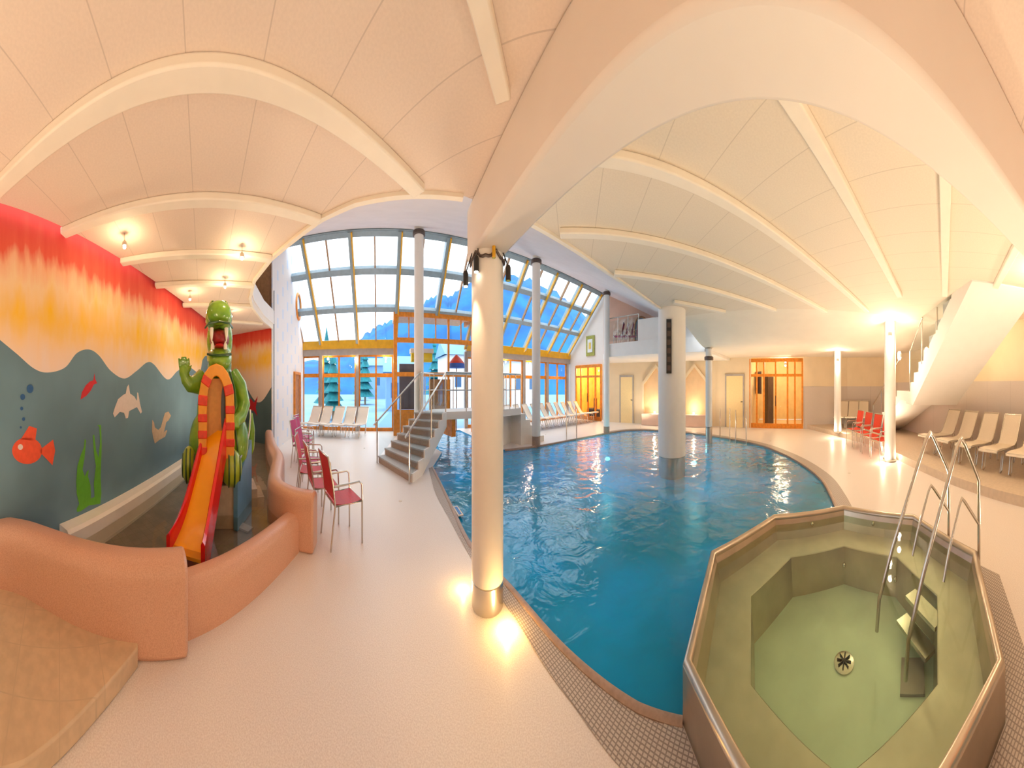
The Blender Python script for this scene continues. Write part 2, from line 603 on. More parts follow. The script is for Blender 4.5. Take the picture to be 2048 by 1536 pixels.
# gutters and copings
strip = [(-2.33, 6.32), (-2.04, 5.70), (-1.62, 4.85), (-1.08, 4.01), (-0.58, 3.22), (-0.08, 2.55), (0.12, 2.24), (0.31, 1.91), (0.46, 1.67), (0.65, 1.31), (0.84, 1.02)]
strip = [p[:2] for p in catmull([(a, b, 0) for a, b in strip], 5)]
inner = near_edge[:-1]
vs = [(p[0], p[1], 0.005) for p in strip + [TV(135, TR)] + inner[::-1]]
v2, f2 = poly_mesh([(p[0], p[1]) for p in vs], (), 0.006)
struct(MB().add(v2, f2).build('trim_1', M['grate']), 'grey overflow grating along the near curve of the pool')
prof = [(-.03, -.05), (.03, -.05), (.03, .012), (.015, .02), (-.015, .02), (-.03, .012)]
struct(MB().sweep(prof, [(p[0], p[1], 0) for p in near_edge]).build('trim_2', M['coping']), 'brown tile lip on the near edge of the pool')
struct(MB().sweep(prof, [(p[0], p[1], 0) for p in right_edge[2:] + far_edge[:3]]).build('trim_3', M['coping']), 'brown tile lip on the far curve of the pool')
ro = offset(right_edge[2:], 0.30)
q = right_edge[2:]
n = len(q)
struct(MB().add([(p[0], p[1], .006) for p in q] + [(p[0], p[1], .006) for p in ro], [(i, i + 1, n + i + 1, n + i) for i in range(n - 1)]).build('trim_4', M['grate']), 'grey overflow grating along the far curve of the pool')
ring = [TV(t, 1.49) for t in (-45, -90, -135, -180, -225)]
ro = [TV(t, 1.80) for t in (-45, -90, -135, -180, -225)]
struct(MB().add([(p[0], p[1], .009) for p in ring + ro], [(i, i + 1, 5 + i + 1, 5 + i) for i in range(4)]).build('trim_5', M['grate']), 'brown grating on the floor around the whirlpool')

# ------------------------------------------------------------------ low ceiling
eL = [(-7.1, 4.41), (-6.37, 3.58), (-5.38, 2.73), (-4.82, 2.39), (-4.0, 2.08), (-3.18, 1.95), (-2.49, 1.95), (-2.05, 1.96), (-1.6, 2.04), (-1.14, 2.21), (-0.52, 2.46)]
eR = [(0.21, 2.89), (1.64, 3.84), (3.45, 4.90), (4.06, 5.16), (7.2, 6.75)]
bd = Vector((0.485, -0.875, 0)).normalized()
bs = Vector((-0.267, 2.56, 0))
bEnd = (4.04, -5.22)
bSt = (-0.30, 2.62)
left_c = eL + [bSt, bEnd, (3.0, -5.8), (1.5, -4.1), (-9.1, 3.5)]
v2, f2 = poly_mesh(left_c, (), CZ)
struct(MB().add(v2, f2).build('ceiling_left', M['ceil_l']))


def ceil_z(x, y):
    s = (0.92 * x + 0.39 * y - 6.25) / 3
    s = max(0, min(1, s))
    return CZ - 0.33 * s * s * (3 - 2 * s)


right_c = [bSt] + eR + [(10.75, 8.1), (11.2, 6.97), (12.18, 4.25), (13.2, 2.0), (13.2, -0.1), bEnd]
bm = bmesh.new()
bm.faces.new([bm.verts.new((p[0], p[1], CZ)) for p in right_c])
for k in range(9):
    d = 6.25 + 0.375 * k
    nn = Vector((0.92, 0.39, 0))
    bmesh.ops.bisect_plane(bm, geom=bm.verts[:] + bm.edges[:] + bm.faces[:], plane_co=nn * (d / nn.length_squared), plane_no=nn)
for v in bm.verts: v.co.z = ceil_z(v.co.x, v.co.y)
for f in bm.faces:
    c = f.calc_center_median()
    f.material_index = 0 if 0.92 * c.x + 0.39 * c.y < 6.25 else 1
me = bpy.data.meshes.new('ceiling_right')
bm.to_mesh(me); bm.free()
me.materials.append(M['ceil_r']); me.materials.append(M['ceil_e'])
o = bpy.data.objects.new('ceiling_right', me); COL.objects.link(o); struct(o)

# ceiling edge bands
fas = [(-.03, -.03), (.03, -.03), (.03, .10), (-.03, .10)]
struct(MB().sweep(fas, [(p[0], p[1], CZ) for p in eL], smooth=False).build('trim_6', M['rib']), 'cream edge band of the low ceiling above the paddling pool')
struct(MB().sweep(fas, [(p[0], p[1], CZ) for p in eR], smooth=False).build('trim_7', M['rib']), 'cream edge band of the low ceiling above the main pool')
par = eL[:7][::-1]
struct(MB().sweep([(-.06, .1), (.06, .1), (.06, .42), (-.06, .42)], [(p[0], p[1], CZ) for p in par], smooth=False).build('wall_parapet', M['white']))

# the big beam
bm_ = MB()
a = bs - bd * 0.22
b = Vector((bEnd[0], bEnd[1], 0))
bm_.beam((a.x, a.y, 2.835), (b.x, b.y, 2.835), 0.335, 0.43)
struct(bm_.build('ceiling_beam', M['beamw'], bevel=0.03))

# ribs: they run across the left ceiling and along the right one
ln = 8
RU = Vector((cos(radians(75)), sin(radians(75)), 0))      # left ribs
RV = Vector((0.966, -0.26, 0))


def left_rib(name, p0, p1, wd, label):
    struct(MB().beam((p0[0], p0[1], CZ - .03), (p1[0], p1[1], CZ - .03), wd, .06).build(name, M['rib'], bevel=.012), label)


left_rib('trim_8', (-2.02, -1.62), (-0.92, 2.22), .15, 'broad cream ceiling rib nearest the viewer above the paddling pool')
left_rib('trim_9', (-2.90, -1.00), (-2.07, 1.94), .13, 'second cream ceiling rib above the paddling pool')
left_rib('trim_10', (-3.78, -0.32), (-3.15, 1.93), .13, 'third cream ceiling rib above the paddling pool')
left_rib('trim_11', (-4.68, 0.28), (-4.17, 2.14), .13, 'fourth cream ceiling rib above the crocodile')
left_rib('trim_12', (-5.75, 1.02), (-5.30, 2.66), .13, 'fifth cream ceiling rib above the crocodile')
left_rib('trim_13', (-7.0, 1.95), (-6.65, 3.75), .13, 'last cream ceiling rib near the back mural wall')
left_rib('trim_14', (-0.72, -1.0), (-0.06, 1.62), .11, 'cream ceiling rib ending beside the big beam')
for k, (y0, x0, x1) in enumerate([(.62, 1.22, 5.2), (1.70, .70, 6.3), (2.77, .62, 6.15), (3.85, 1.75, 5.6), (4.9, 3.55, 5.0), (-.41, 1.86, 5.0), (-1.45, 2.5, 5.2)]):
    f = lambda x: y0 - (x - 1.5) * .2692
    struct(MB().beam((x0, f(x0), CZ - .03), (x1, f(x1), CZ - .03), .12, .06).build('trim_%d' % (15 + k), M['rib'], bevel=.012), 'cream rib %s on the ceiling above the main pool' % ('one', 'two', 'three', 'four', 'five', 'six', 'seven')[k])

# ------------------------------------------------------------------ roof of the tall hall
RS = 0.38


def roofz(D): return 5.8 - RS * (9.0 - D)


mb = MB()
pts = [F(-6, 9.0, 5.8), F(19.5, 9.0, 5.8), F(19.5, 2.3, roofz(2.3)), F(-6, 2.3, roofz(2.3))]
mb.add(pts, [(0, 1, 2, 3)])
mb.add([(p[0], p[1], p[2] + .15) for p in pts], [(0, 1, 2, 3)])
struct(mb.build('ceiling_hall', M['roof']))
struct(MB().beam(F(-4.2, 9.0, 5.84), F(19.5, 9.0, 5.84), .12, .26).build('trim_22', M['bluegrey']), 'grey ridge band on top of the sloped glazing')

# ------------------------------------------------------------------ facade: sloped glazing
def slope(u, t): return F(u, WT - (WT - DT) * t, ZB + (ZT - ZB) * t)


tk = 30
for i, u in enumerate(RIBU):
    t0 = 0.352 if i == 4 else 0.0
    mb = MB()
    if i == 3 or i == 5: pass
    mb.beam(slope(u, t0), slope(u, 1.0), .13, .26, 0, up=(FN + Vector((0, 0, 1.2))))
    if u > -4.2:
        o = struct(mb.build('trim_%d' % tk, M['bluegrey']), 'grey sloped glazing rib %d steps from the tower' % i)
        nrm = (Vector((FN.x, FN.y, 0)) * (ZT - ZB) + Vector((0, 0, WT - DT))).normalized()
        e = FD * (-.085 if u > 4 else .085)
        a, b = Vector(slope(u, t0)) - nrm * .12 + e, Vector(slope(u, 1.0)) - nrm * .12 + e
        MB().beam(a, b, .06, .10, 0, up=nrm).build('golden_edge', M['yellow'], parent=o)
        tk += 1
wn = 1
for i in range(len(RIBU) - 1):
    u0, u1 = RIBU[i], RIBU[i + 1]
    if u1 < -4.2: continue
    u0 = max(u0, -4.1)
    t0 = 0.352 if i in (3, 4) else 0.0
    fr = MB()
    for t in (t0 + .012, .38, .71, .985):
        if t < t0: continue
        if t == .38 and t0 > 0: continue
        fr.beam(slope(u0, t), slope(u1, t), .20, .16, 0, up=(FN + Vector((0, 0, 1.2))))
    o = struct(fr.build('window_%d' % wn, M['bluegrey']), 'sloped roof glazing bay %d counted from the tower' % wn)
    um = (RIBU[i] + u1) / 2
    if um > u0:
        MB().beam(slope(um, t0), slope(um, 1), .055, .12, 0, up=(FN + Vector((0, 0, 1.2)))).build('mullion', M['wood'], parent=o)
    MB().add([slope(u0, t0), slope(u1, t0), slope(u1, 1), slope(u0, 1)], [(0, 1, 2, 3)]).build('glass_pane', M['glass'], parent=o)
    wn += 1
# golden eaves beam left and right of the porch
for nm, ua, ub, lb in (('trim_40', -4.1, .76, 'golden eaves beam left of the porch'), ('trim_41', 4.62, 12.55, 'golden eaves beam right of the porch')):
    struct(MB().beam(F(ua, WT - .08, ZB - .02), F(ub, WT - .08, ZB - .02), .22, .30).build(nm, M['yellow']), lb)
    struct(MB().beam(F(ua, WT, ZB - .28), F(ub, WT, ZB - .28), .3, .24).build(nm.replace('4', '5', 1), M['grey']), 'grey soffit under the ' + lb)
# vertical lower windows
def lower_bay(ua, ub, n, wide=None):
    global wn
    zt, ztr = 2.72, 2.0
    mb = MB()
    for k in range(n + 1):
        u = ua + (ub - ua) * k / n
        mb.box(F(u, WT, zt / 2), (.09, .09, zt), FDR)
    for z, h in ((zt, .12), (ztr, .14), (.06, .12)):
        c = F((ua + ub) / 2, WT, z)
        mb.box(c, (ub - ua + .09, .08, h), FDR)
    o = struct(mb.build('window_%d' % wn, M['orange']), 'orange framed floor-length window bay %d of the facade' % wn)
    for k in range(n):
        a, b = ua + (ub - ua) * k / n, ua + (ub - ua) * (k + 1) / n
        MB().add([F(a, WT, 0), F(b, WT, 0), F(b, WT, zt), F(a, WT, zt)], [(0, 1, 2, 3)]).build('glass_pane', M['glass'], parent=o)
    wn += 1


for i in range(len(RIBU) - 1):
    if i in (3, 4): continue
    ua, ub = max(RIBU[i] + .1, -4.1), RIBU[i + 1] - .1
    if ub < -4.1: continue
    lower_bay(ua, ub, 1 if ub - ua < 1.2 else 2)
for k, u in enumerate(RIBU):
    if u < -4.2 or k == 4: continue
    struct(MB().box(F(u, WT - .05, 1.45), (.16, .16, 2.9), FDR).build('trim_%d' % (60 + k), M['grey']), 'grey facade post %d between the tall windows' % k)

# porch: orange framed box standing into the hall
PD = 11.07
mb = MB()
for u in (.72, 2.0, 3.3, 4.6):
    mb.box(F(u, PD, 2.03), (.17 if u in (.72, 4.6) else .09, .12, 4.06), FDR)
mb.box(F(2.66, PD, 4.0), (4.05, .16, .26), FDR)
mb.box(F(2.66, PD, 2.0), (3.9, .09, .14), FDR)
mb.box(F(2.66, PD, 3.12), (3.9, .09, .16), FDR)
mb.box(F(.72, (PD + WT) / 2, 3.95), (.15, WT - PD, .2), FDR)
mb.box(F(4.6, (PD + WT) / 2, 3.95), (.15, WT - PD, .2), FDR)
mb.box(F(1.36, PD, .42), (1.2, .08, .84), FDR)
o = struct(mb.build('window_30', M['orange']), 'orange timber porch front with tall panes')
for k, (a, b) in enumerate(((.8, 2.0), (2.0, 3.3), (3.3, 4.5))):
    MB().add([F(a, PD, .84 if k == 0 else 1.1), F(b, PD, .84 if k == 0 else 1.1), F(b, PD, 3.9), F(a, PD, 3.9)], [(0, 1, 2, 3)]).build('glass_pane', M['glass'], parent=o)
for u in (1.36, 2.66, 3.95):
    MB().box(F(u, PD, 3.5), (.05, .06, .8), FDR).build('mullion', M['orange'], parent=o)
MB().box(F(1.34, PD + .1, 1.6), (.85, .05, 1.5), FDR).build('dark_panel', mat('dusky_panel', (.10, .08, .10), .4), parent=o)
mb = MB()
mb.add([F(.72, PD, 4.1), F(4.62, PD, 4.1), F(4.62, WT + 1.2, 4.1), F(.72, WT + 1.2, 4.1)], [(0, 1, 2, 3)])
struct(mb.build('ceiling_porch', M['orange']))

# ------------------------------------------------------------------ tower wall with dashes, round window and door
tw0, tw1 = Vector((-7.1, 4.41, 0)), Vector(F(-4.1, WT, 0))
td = (tw1 - tw0).normalized(); tn = Vector((td.y, -td.x, 0))     # faces the hall
TLn = (tw1 - tw0).length


def TW(s, z, off=0.0):
    p = tw0 + td * s + tn * off
    return (p.x, p.y, z)


m, n_, L_, b_ = newmat('white_wall_with_blue_dashes')
g = n_.new('ShaderNodeNewGeometry'); sp = n_.new('ShaderNodeSeparateXYZ'); L_.new(g.outputs['Position'], sp.inputs[0])
dn = math_node(n_, L_, 'ADD', math_node(n_, L_, 'MULTIPLY', sp.outputs[0], td.x), math_node(n_, L_, 'MULTIPLY', sp.outputs[1], td.y))
iu = math_node(n_, L_, 'DIVIDE', math_node(n_, L_, 'ADD', dn, 50.0), .62)
fu = math_node(n_, L_, 'FRACT', iu)
col = math_node(n_, L_, 'FLOOR', iu)
iz = math_node(n_, L_, 'DIVIDE', math_node(n_, L_, 'ADD', sp.outputs[2], math_node(n_, L_, 'MULTIPLY', col, .27)), .62)
fz = math_node(n_, L_, 'FRACT', iz)
k = math_node(n_, L_, 'MULTIPLY', math_node(n_, L_, 'LESS_THAN', fu, .26), math_node(n_, L_, 'LESS_THAN', fz, .42))
mx = n_.new('ShaderNodeMix'); mx.data_type = 'RGBA'
L_.new(k, mx.inputs['Factor'])
mx.inputs['A'].default_value = (.80, .78, .79, 1); mx.inputs['B'].default_value = (.62, .72, .88, 1)
L_.new(mx.outputs['Result'], b_.inputs['Base Color'])
b_.inputs['Roughness'].default_value = .7
M['dash'] = m
mb = MB()
mb.beam(TW(0, 2.85, -.02), TW(TLn, 2.85, -.02), .04, 5.7)
struct(mb.build('wall_tower', M['dash']))
mb = MB()
# round window
sc_ = 3.55
ring_v = []
for k in range(24):
    a = 2 * pi * k / 24
    ring_v.append(TW(sc_ + .42 * cos(a), 4.35 + .42 * sin(a), .02))
struct(MB().tube(ring_v, .06, 8, closed=True).build('window_31', M['orange']), 'round orange framed window high in the white tower wall')
disc = MB().add([TW(sc_ + .38 * cos(2 * pi * k / 24), 4.35 + .38 * sin(2 * pi * k / 24), .02) for k in range(24)], [tuple(range(24))])
disc.build('glass_pane', mat('dim_glass', (.12, .20, .30), .1), parent=bpy.data.objects['window_31'])
mb = MB()
s0, s1 = 2.75, 3.75
for s in (s0, s1): mb.box(TW(s, 1.0, .03), (.09, .12, 2.04), atan2(td.y, td.x))
mb.box(TW((s0 + s1) / 2, 2.04, .03), (1.09, .12, .09), atan2(td.y, td.x))
o = struct(mb.build('door_1', M['orange']), 'orange framed wooden door in the tower wall')
mb = MB()
mb.box(TW((s0 + s1) / 2, 1.0, .02), (.95, .05, 2.0), atan2(td.y, td.x))
mb.box(TW((s0 + s1) / 2 - .22, 1.1, .05), (.2, .03, 1.5), atan2(td.y, td.x))
mb.box(TW((s0 + s1) / 2 + .22, 1.1, .05), (.2, .03, 1.5), atan2(td.y, td.x))
mb.build('door_leaf', mat('orange_door_wood', (.52, .20, .04), .45, vary=.25, scale=10), parent=o)

# upper storey behind the parapet: brown wood wall with a window
uw = [(-5.2, 1.6), (-7.9, 3.9), (-7.25, 4.5)]
mb = MB()
for a, b in zip(uw[:-1], uw[1:]):
    mb.beam((a[0], a[1], 3.95), (b[0], b[1], 3.95), .1, 1.8)
struct(mb.build('wall_upper', M['wood']))
struct(MB().beam((-6.2, 2.55, 3.95), (-6.9, 3.15, 3.95), .16, .75).build('window_32', mat('pale_blue_pane', (.45, .62, .85), .15)), 'small bluish window in the brown upper wall')

# ------------------------------------------------------------------ walls
# mural wall on the left
wl0, wl1 = Vector((1.45, -4.165, 0)), Vector((-9.147, 3.435, 0))
wd_ = (wl1 - wl0).normalized(); wnl = Vector((wd_.y, -wd_.x, 0))      # faces the pool
if wnl.dot(-wl0) < 0: wnl = -wnl
WLn = (wl1 - wl0).length


def wl_hit(px, py):
    a = az(px)
    d = Vector((sin(a), cos(a), 0))
    t = wl0.dot(wnl) / d.dot(wnl)
    p = d * t
    return ((p - wl0).dot(wd_), CH + (HZ - py) * t / FY)


def WL(s, z, off=0.0):
    p = wl0 + wd_ * s + wnl * off
    return (p.x, p.y, z)


wave_px = [(0, 680), (34, 708), (68, 737), (96, 745), (130, 735), (154, 706), (178, 699), (198, 711), (222, 742), (249, 757), (273, 742), (294, 725), (308, 729), (335, 759), (355, 742), (375, 732), (400, 750)]
wave = [wl_hit(*p) for p in wave_px]
s_a = wave[0][0]
pre = [(s, 2.05 + .2 * sin(s * 2.4 + 2.1)) for s in [k * .12 for k in range(int((s_a - .3) / .12))]]
last = wave[-1][0]
post = [(s, 2.05 + .25 * sin((s - last) * 2.6)) for s in [last + .2 + k * .15 for k in range(40)] if s < WLn]
wave = pre + [(p[0], p[1]) for p in catmull([(a, b, 0) for a, b in wave], 8)] + post


def mural_mats(prefix, deep):
    m, n, L, b = newmat(prefix + '_mural_sunset')
    b.inputs['Roughness'].default_value = .75
    g = n.new('ShaderNodeNewGeometry'); s = n.new('ShaderNodeSeparateXYZ'); L.new(g.outputs['Position'], s.inputs[0])
    mp = n.new('ShaderNodeMapping'); mp.inputs['Scale'].default_value = (1.3, 1.3, .5)
    L.new(g.outputs['Position'], mp.inputs['Vector'])
    z = n.new('ShaderNodeTexNoise'); z.inputs['Scale'].default_value = 2.6; z.inputs['Detail'].default_value = 5
    L.new(mp.outputs[0], z.inputs['Vector'])
    mp2 = n.new('ShaderNodeMapping'); mp2.inputs['Scale'].default_value = (3.6, 3.6, .8)
    L.new(g.outputs['Position'], mp2.inputs['Vector'])
    z2 = n.new('ShaderNodeTexNoise'); z2.inputs['Scale'].default_value = 2.2; z2.inputs['Detail'].default_value = 5
    L.new(mp2.outputs[0], z2.inputs['Vector'])
    # height + brush noise
    h = math_node(n, L, 'ADD', s.outputs[2], math_node(n, L, 'MULTIPLY', math_node(n, L, 'SUBTRACT', z2.outputs['Fac'], .5), .42))
    r = n.new('ShaderNodeValToRGB')
    e = r.color_ramp.elements
    e[0].position = .0; e[0].color = (.80, .64, .54, 1)
    e[1].position = 1.0; e[1].color = (.62, .035, .02, 1)
    for p, c in ((.16, (.82, .60, .40)), (.36, (.84, .52, .14)), (.58, (.84, .60, .34)), (.69, (.82, .42, .24)), (.79, (.72, .10, .05))):
        q = e.new(p); q.color = (*c, 1)
    L.new(math_node(n, L, 'DIVIDE', math_node(n, L, 'SUBTRACT', h, 1.75), 1.30), r.inputs['Fac'])
    r2 = n.new('ShaderNodeValToRGB')
    r2.color_ramp.elements[0].position = .45; r2.color_ramp.elements[0].color = (0, 0, 0, 1)
    r2.color_ramp.elements[1].position = .66; r2.color_ramp.elements[1].color = (1, 1, 1, 1)
    L.new(z.outputs['Fac'], r2.inputs['Fac'])
    # yellow clouds only mid height
    band = math_node(n, L, 'SUBTRACT', 1.0, math_node(n, L, 'MINIMUM', 1.0, math_node(n, L, 'MULTIPLY', math_node(n, L, 'ABSOLUTE', math_node(n, L, 'SUBTRACT', s.outputs[2], 2.32)), 2.6)))
    fac = math_node(n, L, 'MULTIPLY', r2.outputs['Color'], band)
    mx = n.new('ShaderNodeMix'); mx.data_type = 'RGBA'
    L.new(fac, mx.inputs['Factor']); L.new(r.outputs['Color'], mx.inputs['A'])
    mx.inputs['B'].default_value = (.86, .50, .01, 1)
    L.new(mx.outputs['Result'], b.inputs['Base Color'])
    sea = mat(prefix + '_mural_sea', deep, .7, vary=.18, scale=1.3)
    return m, sea


mu, sea = mural_mats('left', (.14, .25, .31))
mb = MB()
n = len(wave)
vs = [WL(s, 0) for s, z in wave] + [WL(s, z) for s, z in wave] + [WL(s, CZ + .05) for s, z in wave]
mb.add(vs, [(i, i + 1, n + i + 1, n + i) for i in range(n - 1)], 1)
mb.add(vs, [(n + i, n + i + 1, 2 * n + i + 1, 2 * n + i) for i in range(n - 1)], 0)
mb.add([WL(-.05, 0), WL(wave[0][0], 0), WL(wave[0][0], CZ), WL(-.05, CZ)], [(0, 1, 2, 3)], 1)
mb.add([WL(wave[-1][0], 0), WL(WLn, 0), WL(WLn, CZ), WL(wave[-1][0], CZ)], [(0, 1, 2, 3)], 1)
mb.add([WL(-.05, 0, -.12), WL(WLn, 0, -.12), WL(WLn, 4, -.12), WL(-.05, 4, -.12)], [(0, 1, 2, 3)], 1)
wall_left = struct(mb.build('wall_left', [mu, sea]))

# back mural wall
wb0, wb1 = Vector((-9.1, 3.5, 0)), Vector((-7.1, 4.41, 0))
bdv = (wb1 - wb0).normalized(); BLn = (wb1 - wb0).length; bn = Vector((bdv.y, -bdv.x, 0))


def WBp(s, z, off=0.0):
    p = wb0 + bdv * s + bn * off
    return (p.x, p.y, z)


wv = [(BLn * k / 24, 1.50 + .30 * cos((BLn * k / 24 - .62) * 3.3)) for k in range(25)]
mb = MB(); n = 25
vs = [WBp(s, 0) for s, z in wv] + [WBp(s, z) for s, z in wv] + [WBp(s, CZ + .05) for s, z in wv]
mb.add(vs, [(i, i + 1, n + i + 1, n + i) for i in range(n - 1)], 1)
mb.add(vs, [(n + i, n + i + 1, 2 * n + i + 1, 2 * n + i) for i in range(n - 1)], 0)
mb.add([WBp(0, 0, -.12), WBp(BLn, 0, -.12), WBp(BLn, 4, -.12), WBp(0, 4, -.12)], [(0, 1, 2, 3)], 1)
mu2, sea2 = mural_mats('back', (.10, .17, .19))
wall_back = struct(mb.build('wall_back', [mu2, sea2]))


# painted motifs on the mural wall
def decal(name, px_polys, m, off=.004, label=None):
    mb = MB()
    for poly in px_polys:
        q = [wl_hit(*p) for p in poly]
        tri = tessellate_polygon([[Vector((a, b, 0)) for a, b in q]])
        mb.add([WL(a, b, off) for a, b in q], [tuple(t) for t in tri])
    o = mb.build(name, m, parent=wall_left)
    if label: o['label'] = label
    return o


def C1(pts): return [(x * .3418, 400 + y * .3418) for x, y in pts]
def C2(pts): return [(x * .3418, 850 + y * .3418) for x, y in pts]


pfish = mat('paint_orange_red', (.78, .09, .03), .6, vary=.1)
pnavy = mat('paint_navy', (.02, .10, .26), .6, vary=.1)
pred = mat('paint_red', (.60, .02, .03), .6, vary=.1)
pcream = mat('paint_cream', (.72, .62, .56), .6, vary=.05)
pgreen = mat('paint_green', (.12, .42, .03), .6, vary=.1)
ptan = mat('paint_tan', (.52, .36, .22), .6, vary=.1)
# a plain generic orange fish
body = [(118 + 88 * cos(a) + 40, 150 + 78 * sin(a)) for a in [2 * pi * k / 24 for k in range(24)]]
decal('painted_orange_fish', [C2(body), C2([(225, 150), (310, 85), (322, 150), (306, 235)]), C2([(120, 85), (170, 5), (215, 20), (205, 95)])], pfish)
decal('painted_fish_eye', [C2([(118 + 15 * cos(2 * pi * k / 14), 128 + 17 * sin(2 * pi * k / 14)) for k in range(14)])], pcream, .007)
decal('painted_bubbles', [C1([(x + r * cos(2 * pi * k / 16), y + r * 1.25 * sin(2 * pi * k / 16)) for k in range(16)]) for x, y, r in ((175, 1105, 20), (132, 1152, 14), (126, 1220, 9), (137, 1282, 9), (121, 1330, 6))], pnavy)
decal('painted_red_fish', [C1([(470, 1168), (478, 1125), (500, 1085), (525, 1062), (545, 1055), (552, 1012), (556, 1048), (568, 1072), (548, 1080), (530, 1115), (505, 1145)])], pred)
decal('painted_dolphin', [C1([(660, 1250), (672, 1212), (690, 1165), (720, 1140), (735, 1132), (742, 1095), (752, 1078), (760, 1132), (785, 1150), (800, 1175), (802, 1125), (808, 1130), (818, 1190), (830, 1240), (822, 1250), (800, 1212), (780, 1222), (755, 1235), (748, 1275), (735, 1278), (725, 1245), (700, 1240), (670, 1272)])], pcream)
decal('painted_seaweed', [C2([(450, 508), (448, 490), (462, 460), (448, 400), (445, 330), (452, 240), (470, 180), (490, 130), (495, 80), (502, 90), (498, 150), (492, 200), (482, 260), (495, 300), (508, 270), (518, 262), (514, 300), (528, 350), (532, 400), (530, 430), (552, 420), (548, 340), (560, 240), (548, 160), (542, 60), (550, 55), (562, 150), (575, 190), (585, 100), (580, 10), (568, 0), (590, 0), (594, 120), (588, 300), (592, 400), (586, 460), (520, 470), (470, 505)])], pgreen)
decal('painted_anchor', [C1([(905, 1425), (895, 1390), (888, 1350), (890, 1285), (900, 1300), (905, 1330), (925, 1345), (940, 1330), (955, 1275), (965, 1245), (985, 1238), (1000, 1262), (985, 1290), (972, 1300), (958, 1360), (972, 1345), (978, 1350), (965, 1385), (930, 1405)])], ptan)
# back wall fish tail
o = MB().add([WBp(1.25 + a, 1.05 + b, .004) for a, b in ((-.3, .05), (-.05, .25), (.12, .14), (.3, .32), (.2, .02), (.28, -.2), (.08, -.06), (-.1, -.08))], [(0, 1, 2, 3, 4, 5, 6, 7)]).build('painted_red_fish', pred, parent=wall_back)

# end wall under the glazing, with orange door unit and picture
mb = MB()
zs = lambda D: ZB + (ZT - ZB) * (WT - D) / (WT - DT)
for q in (((WT, 0), (WT, ZB), (11.45, zs(11.45)), (11.45, 0)), ((11.45, 2.6), (11.45, zs(11.45)), (9.15, zs(9.15)), (9.15, 2.6)), ((9.15, 0), (9.15, zs(9.15)), (9.0, 5.8), (9.0, 0))):
    mb.add([F(12.55, D_, z_) for D_, z_ in q], [(0, 1, 2, 3)])
struct(mb.build('wall_end', M['white']))
ER = atan2(FN.y, FN.x)


def glazed_door(name, p0, p1, h, n, ztr, leafs, m, label, inner=None, t=.09):
    "door or window unit from p0 to p1 (plan), n panels"
    p0, p1 = Vector((p0[0], p0[1], 0)), Vector((p1[0], p1[1], 0))
    d = p1 - p0; L = d.length; d.normalize(); r = atan2(d.y, d.x)
    cuts = [0]
    for wdt in n: cuts.append(cuts[-1] + wdt)
    cuts = [c * L / cuts[-1] for c in cuts]
    mb = MB()
    for c in cuts:
        q = p0 + d * c
        mb.box((q.x, q.y, h / 2), (t, t, h), r)
    mid = (p0 + p1) / 2
    for z, hh in ((h - .06, .14), (ztr, .10), (.09, .18)):
        mb.box((mid.x, mid.y, z), (L, t * .9, hh), r)
    o = struct(mb.build(name, m), label)
    for k in range(len(cuts) - 1):
        a, b = p0 + d * cuts[k], p0 + d * cuts[k + 1]
        MB().add([(a.x, a.y, .1), (b.x, b.y, .1), (b.x, b.y, h - .1), (a.x, a.y, h - .1)], [(0, 1, 2, 3)]).build('glass_pane', M['glass'], parent=o)
    for k in leafs:
        q = p0 + d * (cuts[k])
        nn = Vector((d.y, -d.x, 0))
        if nn.dot(q) > 0: nn = -nn
        q = q + nn * .08
        MB().tube([(q.x, q.y, .85), (q.x, q.y, 1.25)], .02, 8).build('door_handle', M['dark'], parent=o)
    return o


cE = lambda D, off=0: F(12.55 - off, D, 0)
glazed_door('door_2', cE(11.4, .06), cE(9.2, .06), 2.6, (.7, 1, 1, .7), 2.05, (2,), M['orange'], 'orange glazed double door in the white end wall')
mb = MB()
pf = tag(MB().box(F(12.5, 10.1, 3.5), (.72, .05, .95), ER).build('picture_frame', mat('frame_green_gold', (.40, .42, .08), .5, vary=.3, scale=20)), 'green and gold framed picture hanging on the white end wall', 'picture')
MB().box(F(12.46, 10.1, 3.5), (.42, .02, .62), ER).build('picture_mount', mat('picture_white', (.75, .80, .85), .5), parent=pf)
MB().box(F(12.44, 10.1, 3.5), (.18, .02, .30), ER).build('picture_motif', mat('picture_gold', (.75, .55, .12), .5), parent=pf)

# gallery: slab, underside, upper room
deck = [(4.6, 10.95), (5.82, 14.26), (8.0, 13.0), (10.75, 8.1), (7.2, 6.75)]
mb = MB().prism(deck, 2.62, 3.07)
struct(mb.build('floor_gallery', M['white']))
mb = MB()
uwp = [(5.82, 14.26), (8.4, 12.6), (10.4, 8.0), (7.4, 6.4)]
for a, b in zip(uwp[:-1], uwp[1:]):
    mb.beam((a[0], a[1], 4.5), (b[0], b[1], 4.5), .12, 2.9)
struct(mb.build('wall_gallery', M['pinkwall']))
